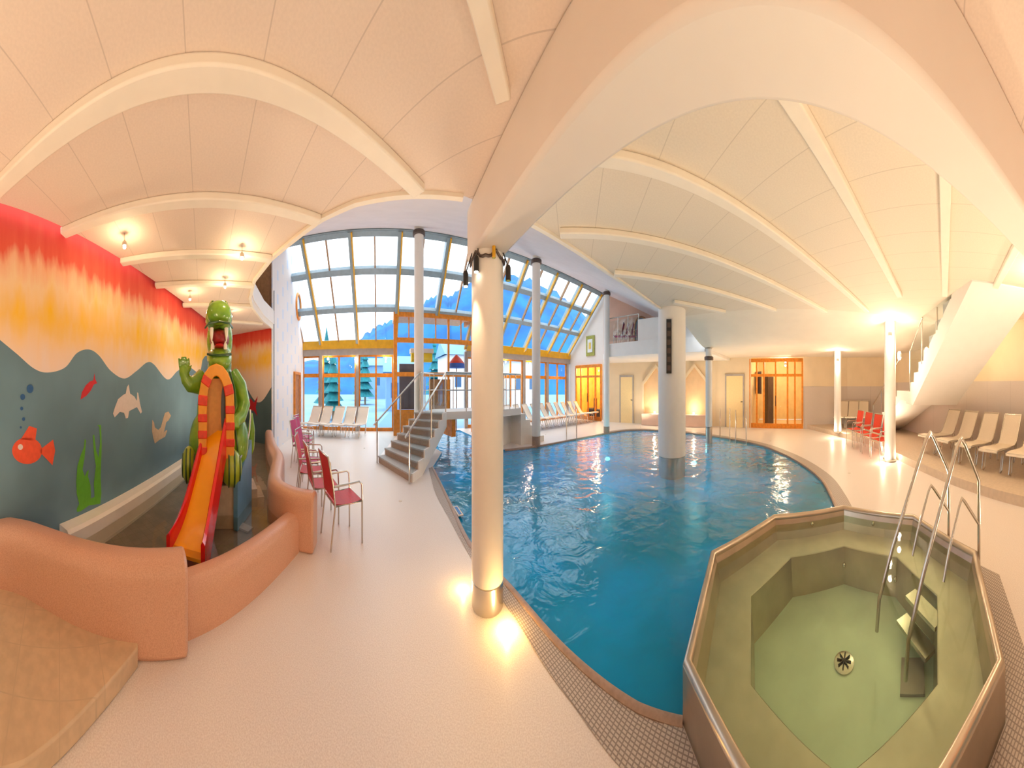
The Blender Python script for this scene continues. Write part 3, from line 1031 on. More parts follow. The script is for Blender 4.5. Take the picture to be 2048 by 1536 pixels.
# back wall below the gallery and around to the right
wl = [(5.82, 14.26), (6.89, 13.28), (8.9, 10.8), (10.4, 8.9), (11.2, 6.97)]
mb = MB()
for a, b in zip(wl[:-1], wl[1:]):
    mb.beam((a[0], a[1], 1.4), (b[0], b[1], 1.4), .12, 2.8)
struct(mb.build('wall_far', M['wallwarm']))
mb = MB()
for a, b in (((12.18, 4.25), (13.2, 2.0)), ((13.2, 2.0), (13.2, -.1))):
    mb.beam((a[0], a[1], 2.2), (b[0], b[1], 2.2), .12, 1.4)
    mb.beam((a[0], a[1], .8), (b[0], b[1], .8), .14, 1.6, 1)
mb.beam((11.2, 6.97, 2.95), (12.18, 4.25, 2.95), .14, .5)
struct(mb.build('wall_recess', [M['wallwarm'], M['dado']]))
mb = MB()
mb.beam((13.2, -.1, 2.45), (3.0, -5.8, 2.45), .12, 1.45)
mb.beam((13.2, -.1, .87), (3.0, -5.8, .87), .14, 1.74, 1)
struct(mb.build('wall_right', [M['wallwarm'], M['dado']]))
struct(MB().beam((3.0, -5.8, 1.6), (1.5, -4.1, 1.6), .12, 3.2).build('wall_rear', M['plaster']))
# big orange glazed unit
glazed_door('door_3', (11.15, 7.05), (12.14, 4.3), 2.66, (.62, .62, 1.0, 1.0, .62, .62), 2.02, (3,), M['orange'], 'orange glazed double door with sidelights in the far wall')
# corridor behind it
mb = MB()
cv = [(11.3, 7.1), (14.3, 8.3), (15.6, 5.2), (12.4, 4.3)]
for a, b in zip(cv[:-1], cv[1:]): mb.beam((a[0], a[1], 1.45), (b[0], b[1], 1.45), .1, 2.9)
struct(mb.build('wall_corridor', mat('corridor_yellow', (.82, .62, .32), .7, vary=.1, scale=3)))
struct(MB().prism(cv, -.06, -.01).build('floor_corridor', M['platf']))
struct(MB().prism(cv, 2.85, 2.92).build('ceiling_corridor', M['ceil_e']))
# room behind end wall door
mb = MB()
cv = [F(12.6, 11.9, 0)[:2], F(15, 11.9, 0)[:2], F(15, 9.0, 0)[:2], F(12.6, 9.0, 0)[:2]]
for a, b in zip(cv[:-1], cv[1:]): mb.beam((a[0], a[1], 1.45), (b[0], b[1], 1.45), .1, 2.9)
struct(mb.build('wall_annex', mat('annex_gold', (.85, .50, .12), .7, vary=.2, scale=3)))
struct(MB().prism(cv, -.06, -.01).build('floor_annex', M['platf']))
struct(MB().prism(cv, 2.85, 2.92).build('ceiling_annex', M['ceil_e']))


# door leaves and niches on the far wall
def wall_pt(a, b, s, off):
    a, b = Vector((a[0], a[1], 0)), Vector((b[0], b[1], 0))
    d = (b - a).normalized(); nn = Vector((d.y, -d.x, 0))
    if nn.dot(a) > 0: nn = -nn
    p = a + d * s + nn * off
    return p, atan2(d.y, d.x), d, nn


def simple_door(name, a, b, s, wdt, h, m, label):
    p, r, d, nn = wall_pt(a, b, s, .09)
    mb = MB()
    for k in (-1, 1):
        q = p + d * (k * (wdt / 2 + .04)); mb.box((q.x, q.y, h / 2), (.08, .06, h), r)
    mb.box((p.x, p.y, h + .04), (wdt + .16, .06, .08), r)
    o = struct(mb.build(name, M['grey']), label)
    MB().box((p.x, p.y, h / 2), (wdt, .04, h), r).build('door_leaf', m, parent=o)
    q = p + d * (wdt * .38) + nn * .05
    MB().tube([(q.x, q.y, 1.0), (q.x + d.x * .1, q.y + d.y * .1, 1.0)], .015, 8).build('door_handle', M['dark'], parent=o)


litdoor = mat('lit_door_cream', (.90, .70, .36), .5, vary=.05)
simple_door('door_4', (6.89, 13.28), (8.9, 10.8), .15, .8, 2.0, litdoor, 'cream door under the gallery beside the slim pool column')
simple_door('door_5', (10.4, 8.9), (11.2, 6.97), 1.15, .95, 2.0, litdoor, 'cream door left of the big orange glazed unit')
for k, (a, b, s) in enumerate((((6.89, 13.28), (8.9, 10.8), 2.1), ((8.9, 10.8), (10.4, 8.9), 1.2))):
    p, r, d, nn = wall_pt(a, b, s, .12)
    T = Matrix.Translation(p) @ Matrix.Rotation(r, 4, 'Z')
    mb = MB()
    wdt = 1.5
    out = [(-wdt / 2 - .12, 0), (wdt / 2 + .12, 0), (wdt / 2 + .12, 1.75), (0, 2.5), (-wdt / 2 - .12, 1.75)]
    inn = [(-wdt / 2, 0), (wdt / 2, 0), (wdt / 2, 1.68), (0, 2.36), (-wdt / 2, 1.68)]
    s_ = -1 if (T.to_3x3() @ Vector((0, -1, 0))).dot(nn) > 0 else 1
    vs = [(x, s_ * .0, z) for x, z in out] + [(x, 0, z) for x, z in inn] + [(x, s_ * .14, z) for x, z in out] + [(x, s_ * .14, z) for x, z in inn]
    fs = []
    for i in range(1, 5):
        j = (i + 1) % 5
        fs += [(10 + i, 10 + j, 15 + j, 15 + i), (5 + i, 5 + j, 15 + j, 15 + i), (i, j, 10 + j, 10 + i)]
    mb.add(vs, fs, 0, False, T)
    struct(mb.build('trim_%d' % (80 + k), M['wallwarm']), 'pointed arch frame of a wall niche under the gallery, number %s' % ('one', 'two')[k])
    mb = MB().add([(x, s_ * -.01, z) for x, z in inn], [(0, 1, 2, 3, 4)], 0, False, T)
    mb.build('niche_panel', M['niche'], parent=bpy.data.objects['trim_%d' % (80 + k)])
    mb = MB().box((0, s_ * .22, .24), (wdt + .1, .42, .48), 0, 0, T)
    tag(mb.build('niche_bench', M['pinkwall'], bevel=.02), 'tiled bench built into the %s pointed niche' % ('left', 'right')[k], 'bench')

# raised platform on the right
pe = [(12.32, 4.2), (10.9, 2.3), (9.4, .55), (7.5, -.45), (5.44, -1.59), (3.78, -2.58), (2.3, -3.45), (1.9, -4.55), (3.0, -5.75), (13.15, -.1), (13.15, 2.0)]
struct(MB().prism(pe, 0.0, .15).build('floor_platform', M['palestone']))
# step platform at lower left
pl = [(-2.24, -1.62), (-2.06, -.65), (-2.02, -.33), (-2.0, -.03), (-1.70, -.30), (-1.22, -.62), (-.75, -1.0), (-.35, -1.6), (.6, -3.5), (1.45, -4.05), (-1.2, -2.2)]
pl = [(-2.30, -1.40), (-2.3, -.7), (-2.15, -.33), (-2.10, -.03), (-1.98, -.03), (-1.62, -.33), (-1.22, -.65), (-.75, -1.15), (-.35, -1.75), (.8, -3.5)]
struct(MB().prism(pl, 0.0, .12).build('floor_step', [M['platf']], bevel=.012))
# ------------------------------------------------------------------ columns
def column(x, y, r, z0, z1, base_h, label, collar=None, collar_h=.1, base_mat='steel', base_r=None, seg=40, name='round_column', shaft='white'):
    t = thing(name, (x, y, z0), 0, label, 'column')
    MB().lathe([(r, base_h), (r, z1 - z0)], seg=seg).build('shaft', M[shaft], parent=t)
    br = base_r or r * 1.0
    MB().lathe([(br, 0), (br, base_h - .01), (br - .012, base_h)], seg=seg).build('metal_base', M[base_mat], parent=t)
    if collar:
        MB().lathe([(r + .01, collar - z0), (r + .05, collar - z0 + .02), (r + .05, collar - z0 + collar_h), (r + .01, collar - z0 + collar_h + .02)], seg=seg).build('collar', M['collar'], parent=t)
    return t


nearcol = column(-0.267, 2.56, .172, 0, 2.63, .20, 'thick white round column in front, between terrazzo walkway and pool, black spots at its top')
column(4.0, 4.97, .37, -.3, 3.05, .65, 'very thick white column standing in the middle of the pool water', base_r=.355)
column(-3.15, 7.57, .165, 0, roofz(8.09), .3, 'tall slim white column directly behind the stairs', collar=roofz(8.09) - .22, seg=28)
column(.95, 9.24, .165, 0, roofz(7.33), .26, 'tall slim white column at the far pool edge in front of the loungers', collar=roofz(7.33) - .22, base_mat='coping', seg=28)
column(4.6, 10.86, .15, 0, roofz(6.76), .22, 'tall slim white column at the corner of the gallery', collar=roofz(6.76) - .2, base_mat='coping', seg=28)
column(7.30, 6.62, .14, -.3, 2.70, .75, 'slim column with dark collar at the right end of the gallery, foot in the pool', collar=2.36, seg=28)
column(10.49, 2.03, .16, .15, 2.76, .05, 'brightly lit white column beside the orange glazed doors', seg=28)
column(7.42, -.23, .18, .0, 3.05, .06, 'brightly lit white column between red chairs and sand coloured platform', seg=32)

# dark slotted grille on the pool column
a = az(1331)
gx, gy = 4.0 - .375 * sin(az(1343) + .55), 4.97 - .375 * cos(az(1343) + .55)
g = thing('slotted_grille', (3.70, 4.72, 1.86), 0, 'dark slotted vertical grille on the thick pool column', 'grille')
rz = -az(1331)
MB().box((0, 0, .47), (.13, .08, .95), rz).build('housing', M['dark'], parent=g)
for k in range(6):
    MB().box((-.045 * sin(-rz) - .0, -.045 * cos(rz), .09 + k * .15), (.085, .01, .09), rz).build('slot', M['collar'], parent=g)

# spotlights clamped round the near column head
for k, (ang, dz, lb, on) in enumerate(((-2.75, -.16, 'black spotlight hanging left of the near column head', 1), (-2.05, -.09, 'black spotlight in front of the near column head, left side', 1), (-.35, -.13, 'black spotlight with coloured lens right of the near column head', 0), (-1.15, .0, 'small brass spotlight at the front of the near column head', 0))):
    R = .172 + (.07 if k in (0, 2) else .035)
    cx, cy = -.267 + R * cos(ang), 2.56 + R * sin(ang)
    t = thing('spotlight', (cx, cy, 2.54 + dz), 0, lb, 'spotlight')
    rr = .028 if k < 3 else .018
    MB().lathe([(rr * .7, .11), (rr, .09), (rr, 0), (rr * .8, 0)], seg=16).build('housing', M['dark'] if k < 3 else M['yellow'], parent=t)
    MB().tube([(0, 0, .10), (-.03 * cos(ang), -.03 * sin(ang), .16), (-(R - .172) * cos(ang), -(R - .172) * sin(ang), .17 - dz * .5)], .007, 6).build('bracket', M['dark'], parent=t)
    MB().lathe([(rr * .75, -.004), (rr * .75, .004)], seg=16).build('lens', M['bulb'] if on else mat('lens_glass_%d' % k, (.5, .6, .2), .1), parent=t)
cab = []
for k in range(40):
    a_ = 2 * pi * k / 40
    cab.append((-.267 + .185 * cos(a_), 2.56 + .185 * sin(a_), 2.575 + .022 * sin(5 * a_) + .012 * sin(11 * a_)))
tag(MB().tube(cab, .012, 6, closed=True).build('cable_ring', M['collar']), 'dark looping cables wound round the near column head', 'cable')
lamp('column_spot_light', (-.267 + .25 * cos(-2.3), 2.56 + .25 * sin(-2.3), 2.36), 16, WARM, .03, 'SPOT', 60, (-.35, 2.42, 0))

# ------------------------------------------------------------------ paddling pool
KA = catmull([(-1.80, -2.02, 0), (-2.16, -1.66, 0), (-2.30, -1.30, 0), (-2.29, -.98, 0), (-2.22, -.55, 0), (-2.17, -.1, 0), (-2.15, .41, 0)], 5)


def wall_prof(wd, h, r, n=5):
    out = [(-wd / 2, 0), (wd / 2, 0)]
    for c, s0 in (((wd / 2 - r, h - r), 0), ((-wd / 2 + r, h - r), pi / 2)):
        for k in range(n + 1):
            t = s0 + (pi / 2) * k / n
            out.append((c[0] + r * cos(t), c[1] + r * sin(t)))
    return out


ka = MB().sweep(wall_prof(.30, .585, .11), KA).build('rounded_basin_wall', M['terra'], bevel=.03)
tag(ka, 'high rounded terracotta mosaic wall curving along the left front of the paddling pool', 'basin wall')
KB = catmull([(-2.27, .38, 0), (-2.36, .85, 0), (-2.52, 1.4, 0), (-2.76, 2.05, 0)], 5)
kb = MB().sweep(wall_prof(.26, .37, .10), KB).build('rounded_basin_wall', M['terra'])
tag(kb, 'low terracotta mosaic wall in the entrance gap of the paddling pool', 'basin wall')
KC = catmull([(-2.53, 2.30, 0), (-2.85, 2.12, 0), (-3.3, 2.12, 0), (-3.8, 2.45, 0), (-4.5, 2.95, 0), (-5.5, 3.4, 0), (-7.0, 4.2, 0)], 6)
kc = MB().sweep(wall_prof(.27, .58, .11), KC).build('rounded_basin_wall', M['terra'], bevel=.03)
tag(kc, 'high terracotta mosaic wall with the red chairs standing behind it', 'basin wall')
kpool = [(-2.28, -1.40), (-2.25, -.5), (-2.15, .4), (-2.3, .8), (-2.5, 1.4), (-2.75, 2.05), (-3.3, 2.15), (-3.8, 2.45), (-4.5, 2.95), (-5.5, 3.4), (-6.9, 4.1), (-8.95, 3.35)]
v2, f2 = poly_mesh(kpool, (), .10)
struct(MB().add(v2, f2).build('floor_paddling_pool', M['kidfloor']))
v2, f2 = poly_mesh(kpool, (), .25)
tag(MB().add(v2, f2).build('paddling_pool_water', M['kidwater']), 'shallow clear water of the paddling pool around the slide', 'water', kind='stuff')
# ledge along the mural wall
struct(MB().sweep([(-.10, 0), (.10, 0), (.10, .36), (.07, .39), (-.10, .39)], [WL(s, 0, .10) for s in (5.35, 6, 8, 10, 12.9)], smooth=False).build('trim_90', M['rib']), 'cream ledge at the foot of the mural wall')
pvn = [(-4.5, .42), (-4.2, .75), (-4.0, 1.0), (-3.75, 2.35)]
struct(MB().prism([(-5.6, 1.15), (-4.35, 1.25), (-3.95, 2.35), (-4.4, 2.8), (-5.4, 3.3), (-7.0, 4.1), (-8.9, 3.3)], .1, .235).build('floor_paddling_step', M['kidfloor']), )
struct(MB().box((-3.30, 1.55, .12), (.22, .14, .02), .5).build('trim_91', M['grey']), 'small grey drain plate on the paddling pool floor')

# ------------------------------------------------------------------ crocodile slide
CR = Vector((-3.80, 1.24, 0.0))
a = az(430)
cT = Matrix(((cos(a), sin(a), 0, 0), (-sin(a), cos(a), 0, 0), (0, 0, 1, 0), (0, 0, 0, 1)))
croc = bpy.data.objects.new('crocodile_slide_figure', None)
COL.objects.link(croc)
croc.matrix_world = Matrix.Translation(CR) @ cT
tag(croc, 'big green crocodile figure with open mouth and orange belly arch above the slide', 'crocodile figure')
mb = MB()
mb.ell((.06, .12, 1.22), (.40, .42, .72))
mb.ell((.06, .16, .85), (.46, .44, .42))
mb.ell((.07, .12, 1.9), (.21, .22, .38))
mb.ell((.07, .16, 2.2), (.23, .19, .34))
T = Matrix.Translation((.05, -.07, 2.41)) @ Matrix.Rotation(radians(-14), 4, 'X')
mb.ell((0, 0, 0), (.225, .30, .155), T)
mb.ell((0, -.20, -.02), (.20, .14, .14), T)
T = Matrix.Translation((.06, -.10, 1.965)) @ Matrix.Rotation(radians(8), 4, 'X')
mb.ell((0, 0, -.01), (.21, .27, .14), T)
mb.ell((0, -.12, -.03), (.185, .16, .115), T)
for sx in (-.10, .10):
    mb.ell((.05 + sx, .0, 2.56), (.075, .085, .085))
# arms
mb.tube([(-.22, .06, 1.72), (-.33, -.02, 1.66), (-.44, -.08, 1.66), (-.50, -.10, 1.72), (-.52, -.11, 1.79)], [.14, .125, .10, .085, .075], 14)
mb.ell((-.525, -.12, 1.80), (.085, .06, .085))
mb.tube([(.28, .05, 1.76), (.41, -.04, 1.62), (.47, -.14, 1.42), (.40, -.27, 1.30), (.32, -.36, 1.27)], [.13, .12, .10, .085, .075], 14)
mb.ell((.30, -.38, 1.26), (.085, .07, .075))
for k in range(4):
    mb.tube([(-.580 + k * .038, -.13, 1.83), (-.600 + k * .052, -.15, 1.92), (-.605 + k * .056, -.18, 1.985 - .014 * abs(k - 1.5))], [.026, .023, .018], 8)
for k in range(3):
    mb.tube([(.25 + k * .045, -.42, 1.26), (.25 + k * .045, -.45, 1.19)], [.024, .018], 8)
mb.tube([(-.47, -.14, 1.78), (-.42, -.17, 1.83), (-.395, -.19, 1.88)], [.026, .023, .017], 8)
# thighs
mb.ell((.36, .02, .98), (.20, .30, .36))
mb.ell((-.26, .04, .95), (.20, .28, .36))
# tail
mb.tube([(.35, .40, .72), (.52, .42, .70), (.62, .36, .86), (.655, .30, 1.08), (.655, .26, 1.30)], [.17, .14, .11, .07, .02], 14)
body = mb.build('body', M['green'], parent=croc)
rm = body.modifiers.new('remesh', 'REMESH'); rm.mode = 'VOXEL'; rm.voxel_size = .016; rm.use_smooth_shade = True
smo = body.modifiers.new('smooth', 'SMOOTH'); smo.iterations = 5; smo.factor = .6
# mouth, teeth, eyes
MB().tube([(.235, -.10, 1.80), (.30, -.20, 1.62), (.315, -.24, 1.45), (.27, -.29, 1.34)], .014, 8).build('arm_line', M['greend'], parent=croc)
MB().tube([(.31, -.25, 1.15), (.34, -.27, .98), (.36, -.26, .82), (.42, -.2, .70)], .014, 8).build('thigh_line', M['greend'], parent=croc)
MB().ell((.06, -.09, 2.17), (.165, .27, .115)).build('mouth_inside', M['mouth'], parent=croc)
MB().ell((.06, -.16, 2.085), (.085, .20, .03)).build('tongue', mat('tongue_red', (.60, .02, .02), .3), parent=croc)
for x, y, z, h, up in ((-.065, -.32, 2.265, .15, 1), (.165, -.32, 2.265, .15, 1), (-.05, -.30, 2.04, .09, -1), (.15, -.30, 2.04, .09, -1)):
    MB().tube([(x, y, z), (x, y - .01, z - up * h * .5), (x, y, z - up * h)], [.032, .026, .006], 10).build('tooth', M['tooth'], parent=croc)
MB().tube([(-.13, -.26, 1.99), (-.07, -.345, 1.975), (.05, -.375, 1.965), (.17, -.345, 1.975), (.24, -.26, 1.99)], .016, 8).build('lower_lip', M['greend'], parent=croc)
MB().tube([(-.17, -.20, 2.29), (-.11, -.36, 2.31), (.05, -.42, 2.32), (.21, -.36, 2.31), (.27, -.20, 2.29)], .014, 8).build('upper_lip', M['greend'], parent=croc)
for sx in (-.10, .10):
    e = MB().ell((.05 + sx, -.065, 2.585), (.045, .03, .045)).build('eye', M['greenl'], parent=croc)
    MB().ell((.05 + sx, -.092, 2.585), (.026, .012, .034)).build('pupil', M['greend'], parent=e)
    MB().ell((.05 + sx * .45, -.365, 2.47), (.022, .012, .014)).build('nostril', M['greend'], parent=croc)
# feet with striped toes
for cx, cy, rx in ((.24, -.34, .17), (-.43, -.22, .12)):
    f = MB().ell((cx, cy, .76), (rx, .17, .21)).build('foot', M['greenl'], parent=croc)
    for k in range(4):
        x = cx - rx * .75 + k * rx * .5
        dx = (x - cx) / rx
        pts = []
        for j in range(9):
            t = -1.15 + 2.3 * j / 8
            q = sqrt(max(0, 1 - dx * dx))
            pts.append((x, cy - (.172) * q * cos(t), .76 + .212 * q * sin(t)))
        MB().tube(pts, .013, 6).build('toe_line', M['greend'], parent=f)
# belly arch: orange with red bands
arc = []
for k in range(25):
    t = k / 24
    if t < .3: p = (-.20 - .03 * (t / .3) * 0, 1.78 - .95 + (t / .3) * .62)
    elif t > .7: p = (.215, .83 + ((1 - t) / .3) * .62)
    else:
        th = pi * (1 - (t - .3) / .4)
        p = (.0075 + .2075 * cos(th), 1.45 + .36 * sin(th))
    arc.append(p)
def archbody(ya, yb, wd, m, name, rng=None, extra=0.0, par=None):
    pts = arc if rng is None else arc[rng[0]:rng[1]]
    mb = MB(); n = len(pts)
    vs = []
    for i, (x, z) in enumerate(pts):
        a_ = Vector(pts[max(0, i - 1)]); b_ = Vector(pts[min(n - 1, i + 1)])
        t = (b_ - a_).normalized(); nn = Vector((-t.y, t.x))
        for o_, y in ((-wd / 2, ya), (wd / 2, ya), (wd / 2, yb), (-wd / 2, yb)):
            vs.append((x + nn.x * o_, y, z + nn.y * o_))
    fs = []
    for i in range(n - 1):
        for k in range(4):
            k2 = (k + 1) % 4
            fs.append((i * 4 + k, i * 4 + k2, i * 4 + 4 + k2, i * 4 + 4 + k))
    fs += [(0, 1, 2, 3), (n * 4 - 4, n * 4 - 3, n * 4 - 2, n * 4 - 1)]
    mb.add(vs, fs)
    return mb.build(name, m, parent=par or croc, bevel=.012)
ba = archbody(-.455, -.22, .13, M['belly'], 'belly_arch')
for i in range(1, 24, 2):
    archbody(-.465, -.40, .14, M['bellyred'], 'belly_band', (i, i + 2) if i < 23 else (i, i + 2), par=ba) if i in (1, 3, 5, 7, 17, 19, 21) or i in (9, 15) else None
MB().prism([(-.16, -.335), (.17, -.335), (.17, -.30), (-.16, -.30)], .80, 1.72).build('tunnel_lining', mat('tunnel_orange', (.62, .30, .06), .35, vary=.1), parent=croc)
MB().ell((.115, -.34, 1.38), (.035, .012, .26)).build('tunnel_gap', mat('gap_grey', (.09, .12, .14), .5), parent=croc)

# slide
sl = bpy.data.objects.new('water_slide', None); COL.objects.link(sl)
sl.matrix_world = Matrix.Translation(CR) @ cT
tag(sl, 'orange slide chute with red sides running from the crocodile into shallow water', 'slide')
path = catmull([(.02, -.33, 1.16), (-.05, -.46, 1.00), (-.16, -.68, .68), (-.26, -.88, .40), (-.33, -1.06, .27), (-.37, -1.20, .235)], 5)
n = len(path)


def frame(i):
    a_ = Vector(path[max(0, i - 1)]); b_ = Vector(path[min(n - 1, i + 1)])
    t = (b_ - a_); h = Vector((t.x, t.y, 0)).normalized()
    return Vector((-h.y, h.x, 0))


def strip_mesh(offs, name, m, bev=0):
    "offs(i) -> list of (across, up)"
    mb = MB(); vs = []
    k = len(offs(0))
    for i in range(n):
        x = frame(i); p = Vector(path[i])
        for o_, u_ in offs(i): vs.append(p + x * o_ + Vector((0, 0, u_)))
    fs = [(i * k + j, i * k + (j + 1) % k, (i + 1) * k + (j + 1) % k, (i + 1) * k + j) for i in range(n - 1) for j in range(k)]
    fs += [tuple(range(k)), tuple((n - 1) * k + j for j in range(k - 1, -1, -1))]
    mb.add(vs, fs, 0, True)
    return mb.build(name, m, parent=sl, bevel=bev)


wv_ = lambda i: .125 + .075 * i / (n - 1)
strip_mesh(lambda i: [(-wv_(i), 0), (wv_(i), 0), (wv_(i), -.03), (-wv_(i), -.03)], 'chute', M['slide'])
for s_ in (-1, 1):
    strip_mesh(lambda i: [(s_ * wv_(i), -.24 if s_ > 0 else -.06), (s_ * wv_(i), .12), (s_ * (wv_(i) + .02), .15), (s_ * (wv_(i) + .05), .12), (s_ * (wv_(i) + .05), -.24 if s_ > 0 else -.06)], 'side_wall', M['slidered'])
pl_ = bpy.data.objects.new('slide_steps', None); COL.objects.link(pl_)
pl_.matrix_world = Matrix.Translation(CR) @ cT
tag(pl_, 'tiled plinth with blue side panel and handrail beside the crocodile', 'steps')
MB().box((.06, .02, .335), (.62, .75, .47)).build('plinth', M['plinth'], parent=pl_, bevel=.01)
mb = MB()
a_, b_ = Vector((.30, -.42, 0)), Vector((.60, .12, 0))
nn = Vector((.03, -.017, 0))
vs = []
for z0, z1, q in ((.11, .62, a_), (.11, .98, b_)):
    for o_ in (nn, -nn):
        vs += [(q + o_) + Vector((0, 0, z0)), (q + o_) + Vector((0, 0, z1))]
mb.add(vs, [(0, 1, 5, 4), (2, 3, 7, 6), (0, 1, 3, 2), (4, 5, 7, 6), (1, 5, 7, 3), (0, 4, 6, 2)])
mb.build('side_panel', M['bluep'], parent=pl_)
MB().tube(catmull([(.29, -.42, .62), (.285, -.43, .76), (.40, -.25, .86), (.55, 0, 1.02), (.60, .08, 1.25), (.60, .1, 1.35)], 5), .018, 8).build('handrail', M['steel'], parent=pl_)
for k in range(3):
    MB().box((.52 + .14 * k, .35 + .05 * k, .17 + .12 * (2 - k) / 2), (.16, .5, .14 + .12 * (2 - k))).build('step', M['plinth'], parent=pl_)

# ------------------------------------------------------------------ red armchairs
def make_chair(name, m):
    t = thing(name, (0, 0, 0), 0, '', 'chair')
    mb = MB()
    pr = [(-.20, .46), (-.10, .445), (.10, .44), (.22, .455)]
    vs = []
    for y, z in pr:
        for x in (-.22, .22): vs += [(x, y, z), (x, y, z - .015)]
    fs = []
    for i in range(3):
        b = i * 4
        fs += [(b, b + 2, b + 6, b + 4), (b + 1, b + 5, b + 7, b + 3), (b, b + 4, b + 5, b + 1), (b + 2, b + 3, b + 7, b + 6)]
    fs += [(0, 1, 3, 2), (12, 14, 15, 13)]
    mb.add(vs, fs); mb.build('seat', m, parent=t)
    mb = MB(); vs = []
    for y, z in ((-.205, .50), (-.225, .65), (-.26, .80), (-.30, .93)):
        for x in (-.215, .215): vs += [(x, y, z), (x, y - .015, z)]
    mb.add(vs, fs); mb.build('backrest', m, parent=t)
    for s_ in (-1, 1):
        MB().tube([(s_ * .235, .23, .0), (s_ * .235, .23, .44)], .013, 8).build('leg', M['steel'], parent=t)
        MB().tube([(s_ * .235, -.27, .0), (s_ * .235, -.20, .44)], .013, 8).build('leg', M['steel'], parent=t)
        MB().tube([(s_ * .235, .23, .44), (s_ * .24, .22, .62), (s_ * .24, .18, .65), (s_ * .24, -.22, .64)], .012, 8).build('armrest', M['steel'], parent=t)
    MB().tube([(-.235, -.20, .44), (-.235, -.235, .66), (-.235, -.31, .94), (.235, -.31, .94), (.235, -.235, .66), (.235, -.20, .44)], .012, 8).build('back_frame', M['steel'], parent=t)
    MB().tube([(-.235, .23, .44), (.235, .23, .44), (.235, -.20, .44), (-.235, -.20, .44)], .012, 8, closed=True).build('seat_frame', M['steel'], parent=t)
    return t


def rotz_for(fx, fy): return atan2(fy, fx) - pi / 2


ch = make_chair('armchair', M['red'])
spots = [((-2.42, 2.76), (.45, .9), 'red sling armchair closest to the gap in the terracotta wall'),
         ((-3.03, 2.92), (.5, .87), 'red armchair second from the wall end, behind the terracotta wall'),
         ((-3.66, 3.20), (.7, .7), 'red armchair third from the wall end, its back seen edge-on')]
for k, (p, f, lb) in enumerate(spots):
    rz = rotz_for(*f)
    if k == 0:
        ch.location = (p[0], p[1], 0); ch.rotation_euler = (0, 0, rz); ch['label'] = lb; ch['group'] = 'red armchairs behind the terracotta wall'
    else: dup(ch, (p[0], p[1], 0), rz, lb)
pk = make_chair('armchair', M['pink'])
spots = [((-4.15, 3.62), (.8, .55), 'pink armchair just behind the three red ones'), ((-5.35, 4.35), (.85, .5), 'nearest of the three far pink armchairs in front of the tower'),
         ((-5.72, 4.75), (.85, .5), 'middle of the three far pink armchairs in front of the tower'), ((-6.15, 5.1), (.85, .5), 'farthest of the three pink armchairs, beside the tower wall')]
for k, (p, f, lb) in enumerate(spots):
    rz = rotz_for(*f)
    if k == 0:
        pk.location = (p[0], p[1], 0); pk.rotation_euler = (0, 0, rz); pk['label'] = lb; pk['group'] = 'pink armchairs near the tower'
    else: dup(pk, (p[0], p[1], 0), rz, lb)
oc = make_chair('armchair', M['redor'])
names = ['leftmost', 'second from the left', 'third from the left', 'fourth from the left', 'rightmost']
for k in range(4):
    px, d = (1709, 1725, 1743, 1762)[k], (9.35, 8.7, 8.1, 7.55)[k]
    x, y = DD(px, d)
    lb = 'bright red armchair, %s of the row beside the lit column' % ('leftmost', 'second from the left', 'third from the left', 'rightmost')[k]
    rz = rotz_for(-.60, .80)
    if k == 0:
        oc.location = (x, y, 0); oc.rotation_euler = (0, 0, rz); oc['label'] = lb; oc['group'] = 'bright red armchairs beside the lit column'
    else: dup(oc, (x, y, 0), rz, lb)
# gallery chairs
gx = make_chair('armchair', M['pink'])
for k in range(4):
    x, y = DD((1237, 1246, 1256, 1266)[k], 13.0)
    lb = 'dark pink chair behind the gallery railing, %s' % ('leftmost of four', 'second from the left', 'third from the left', 'rightmost of four')[k]
    if k == 0:
        gx.location = (x, y, 3.07); gx.rotation_euler = (0, 0, rotz_for(-.8, .6)); gx['label'] = lb; gx['group'] = 'dark pink chairs on the gallery'
    else: dup(gx, (x, y, 3.07), rotz_for(-.8, .6), lb)

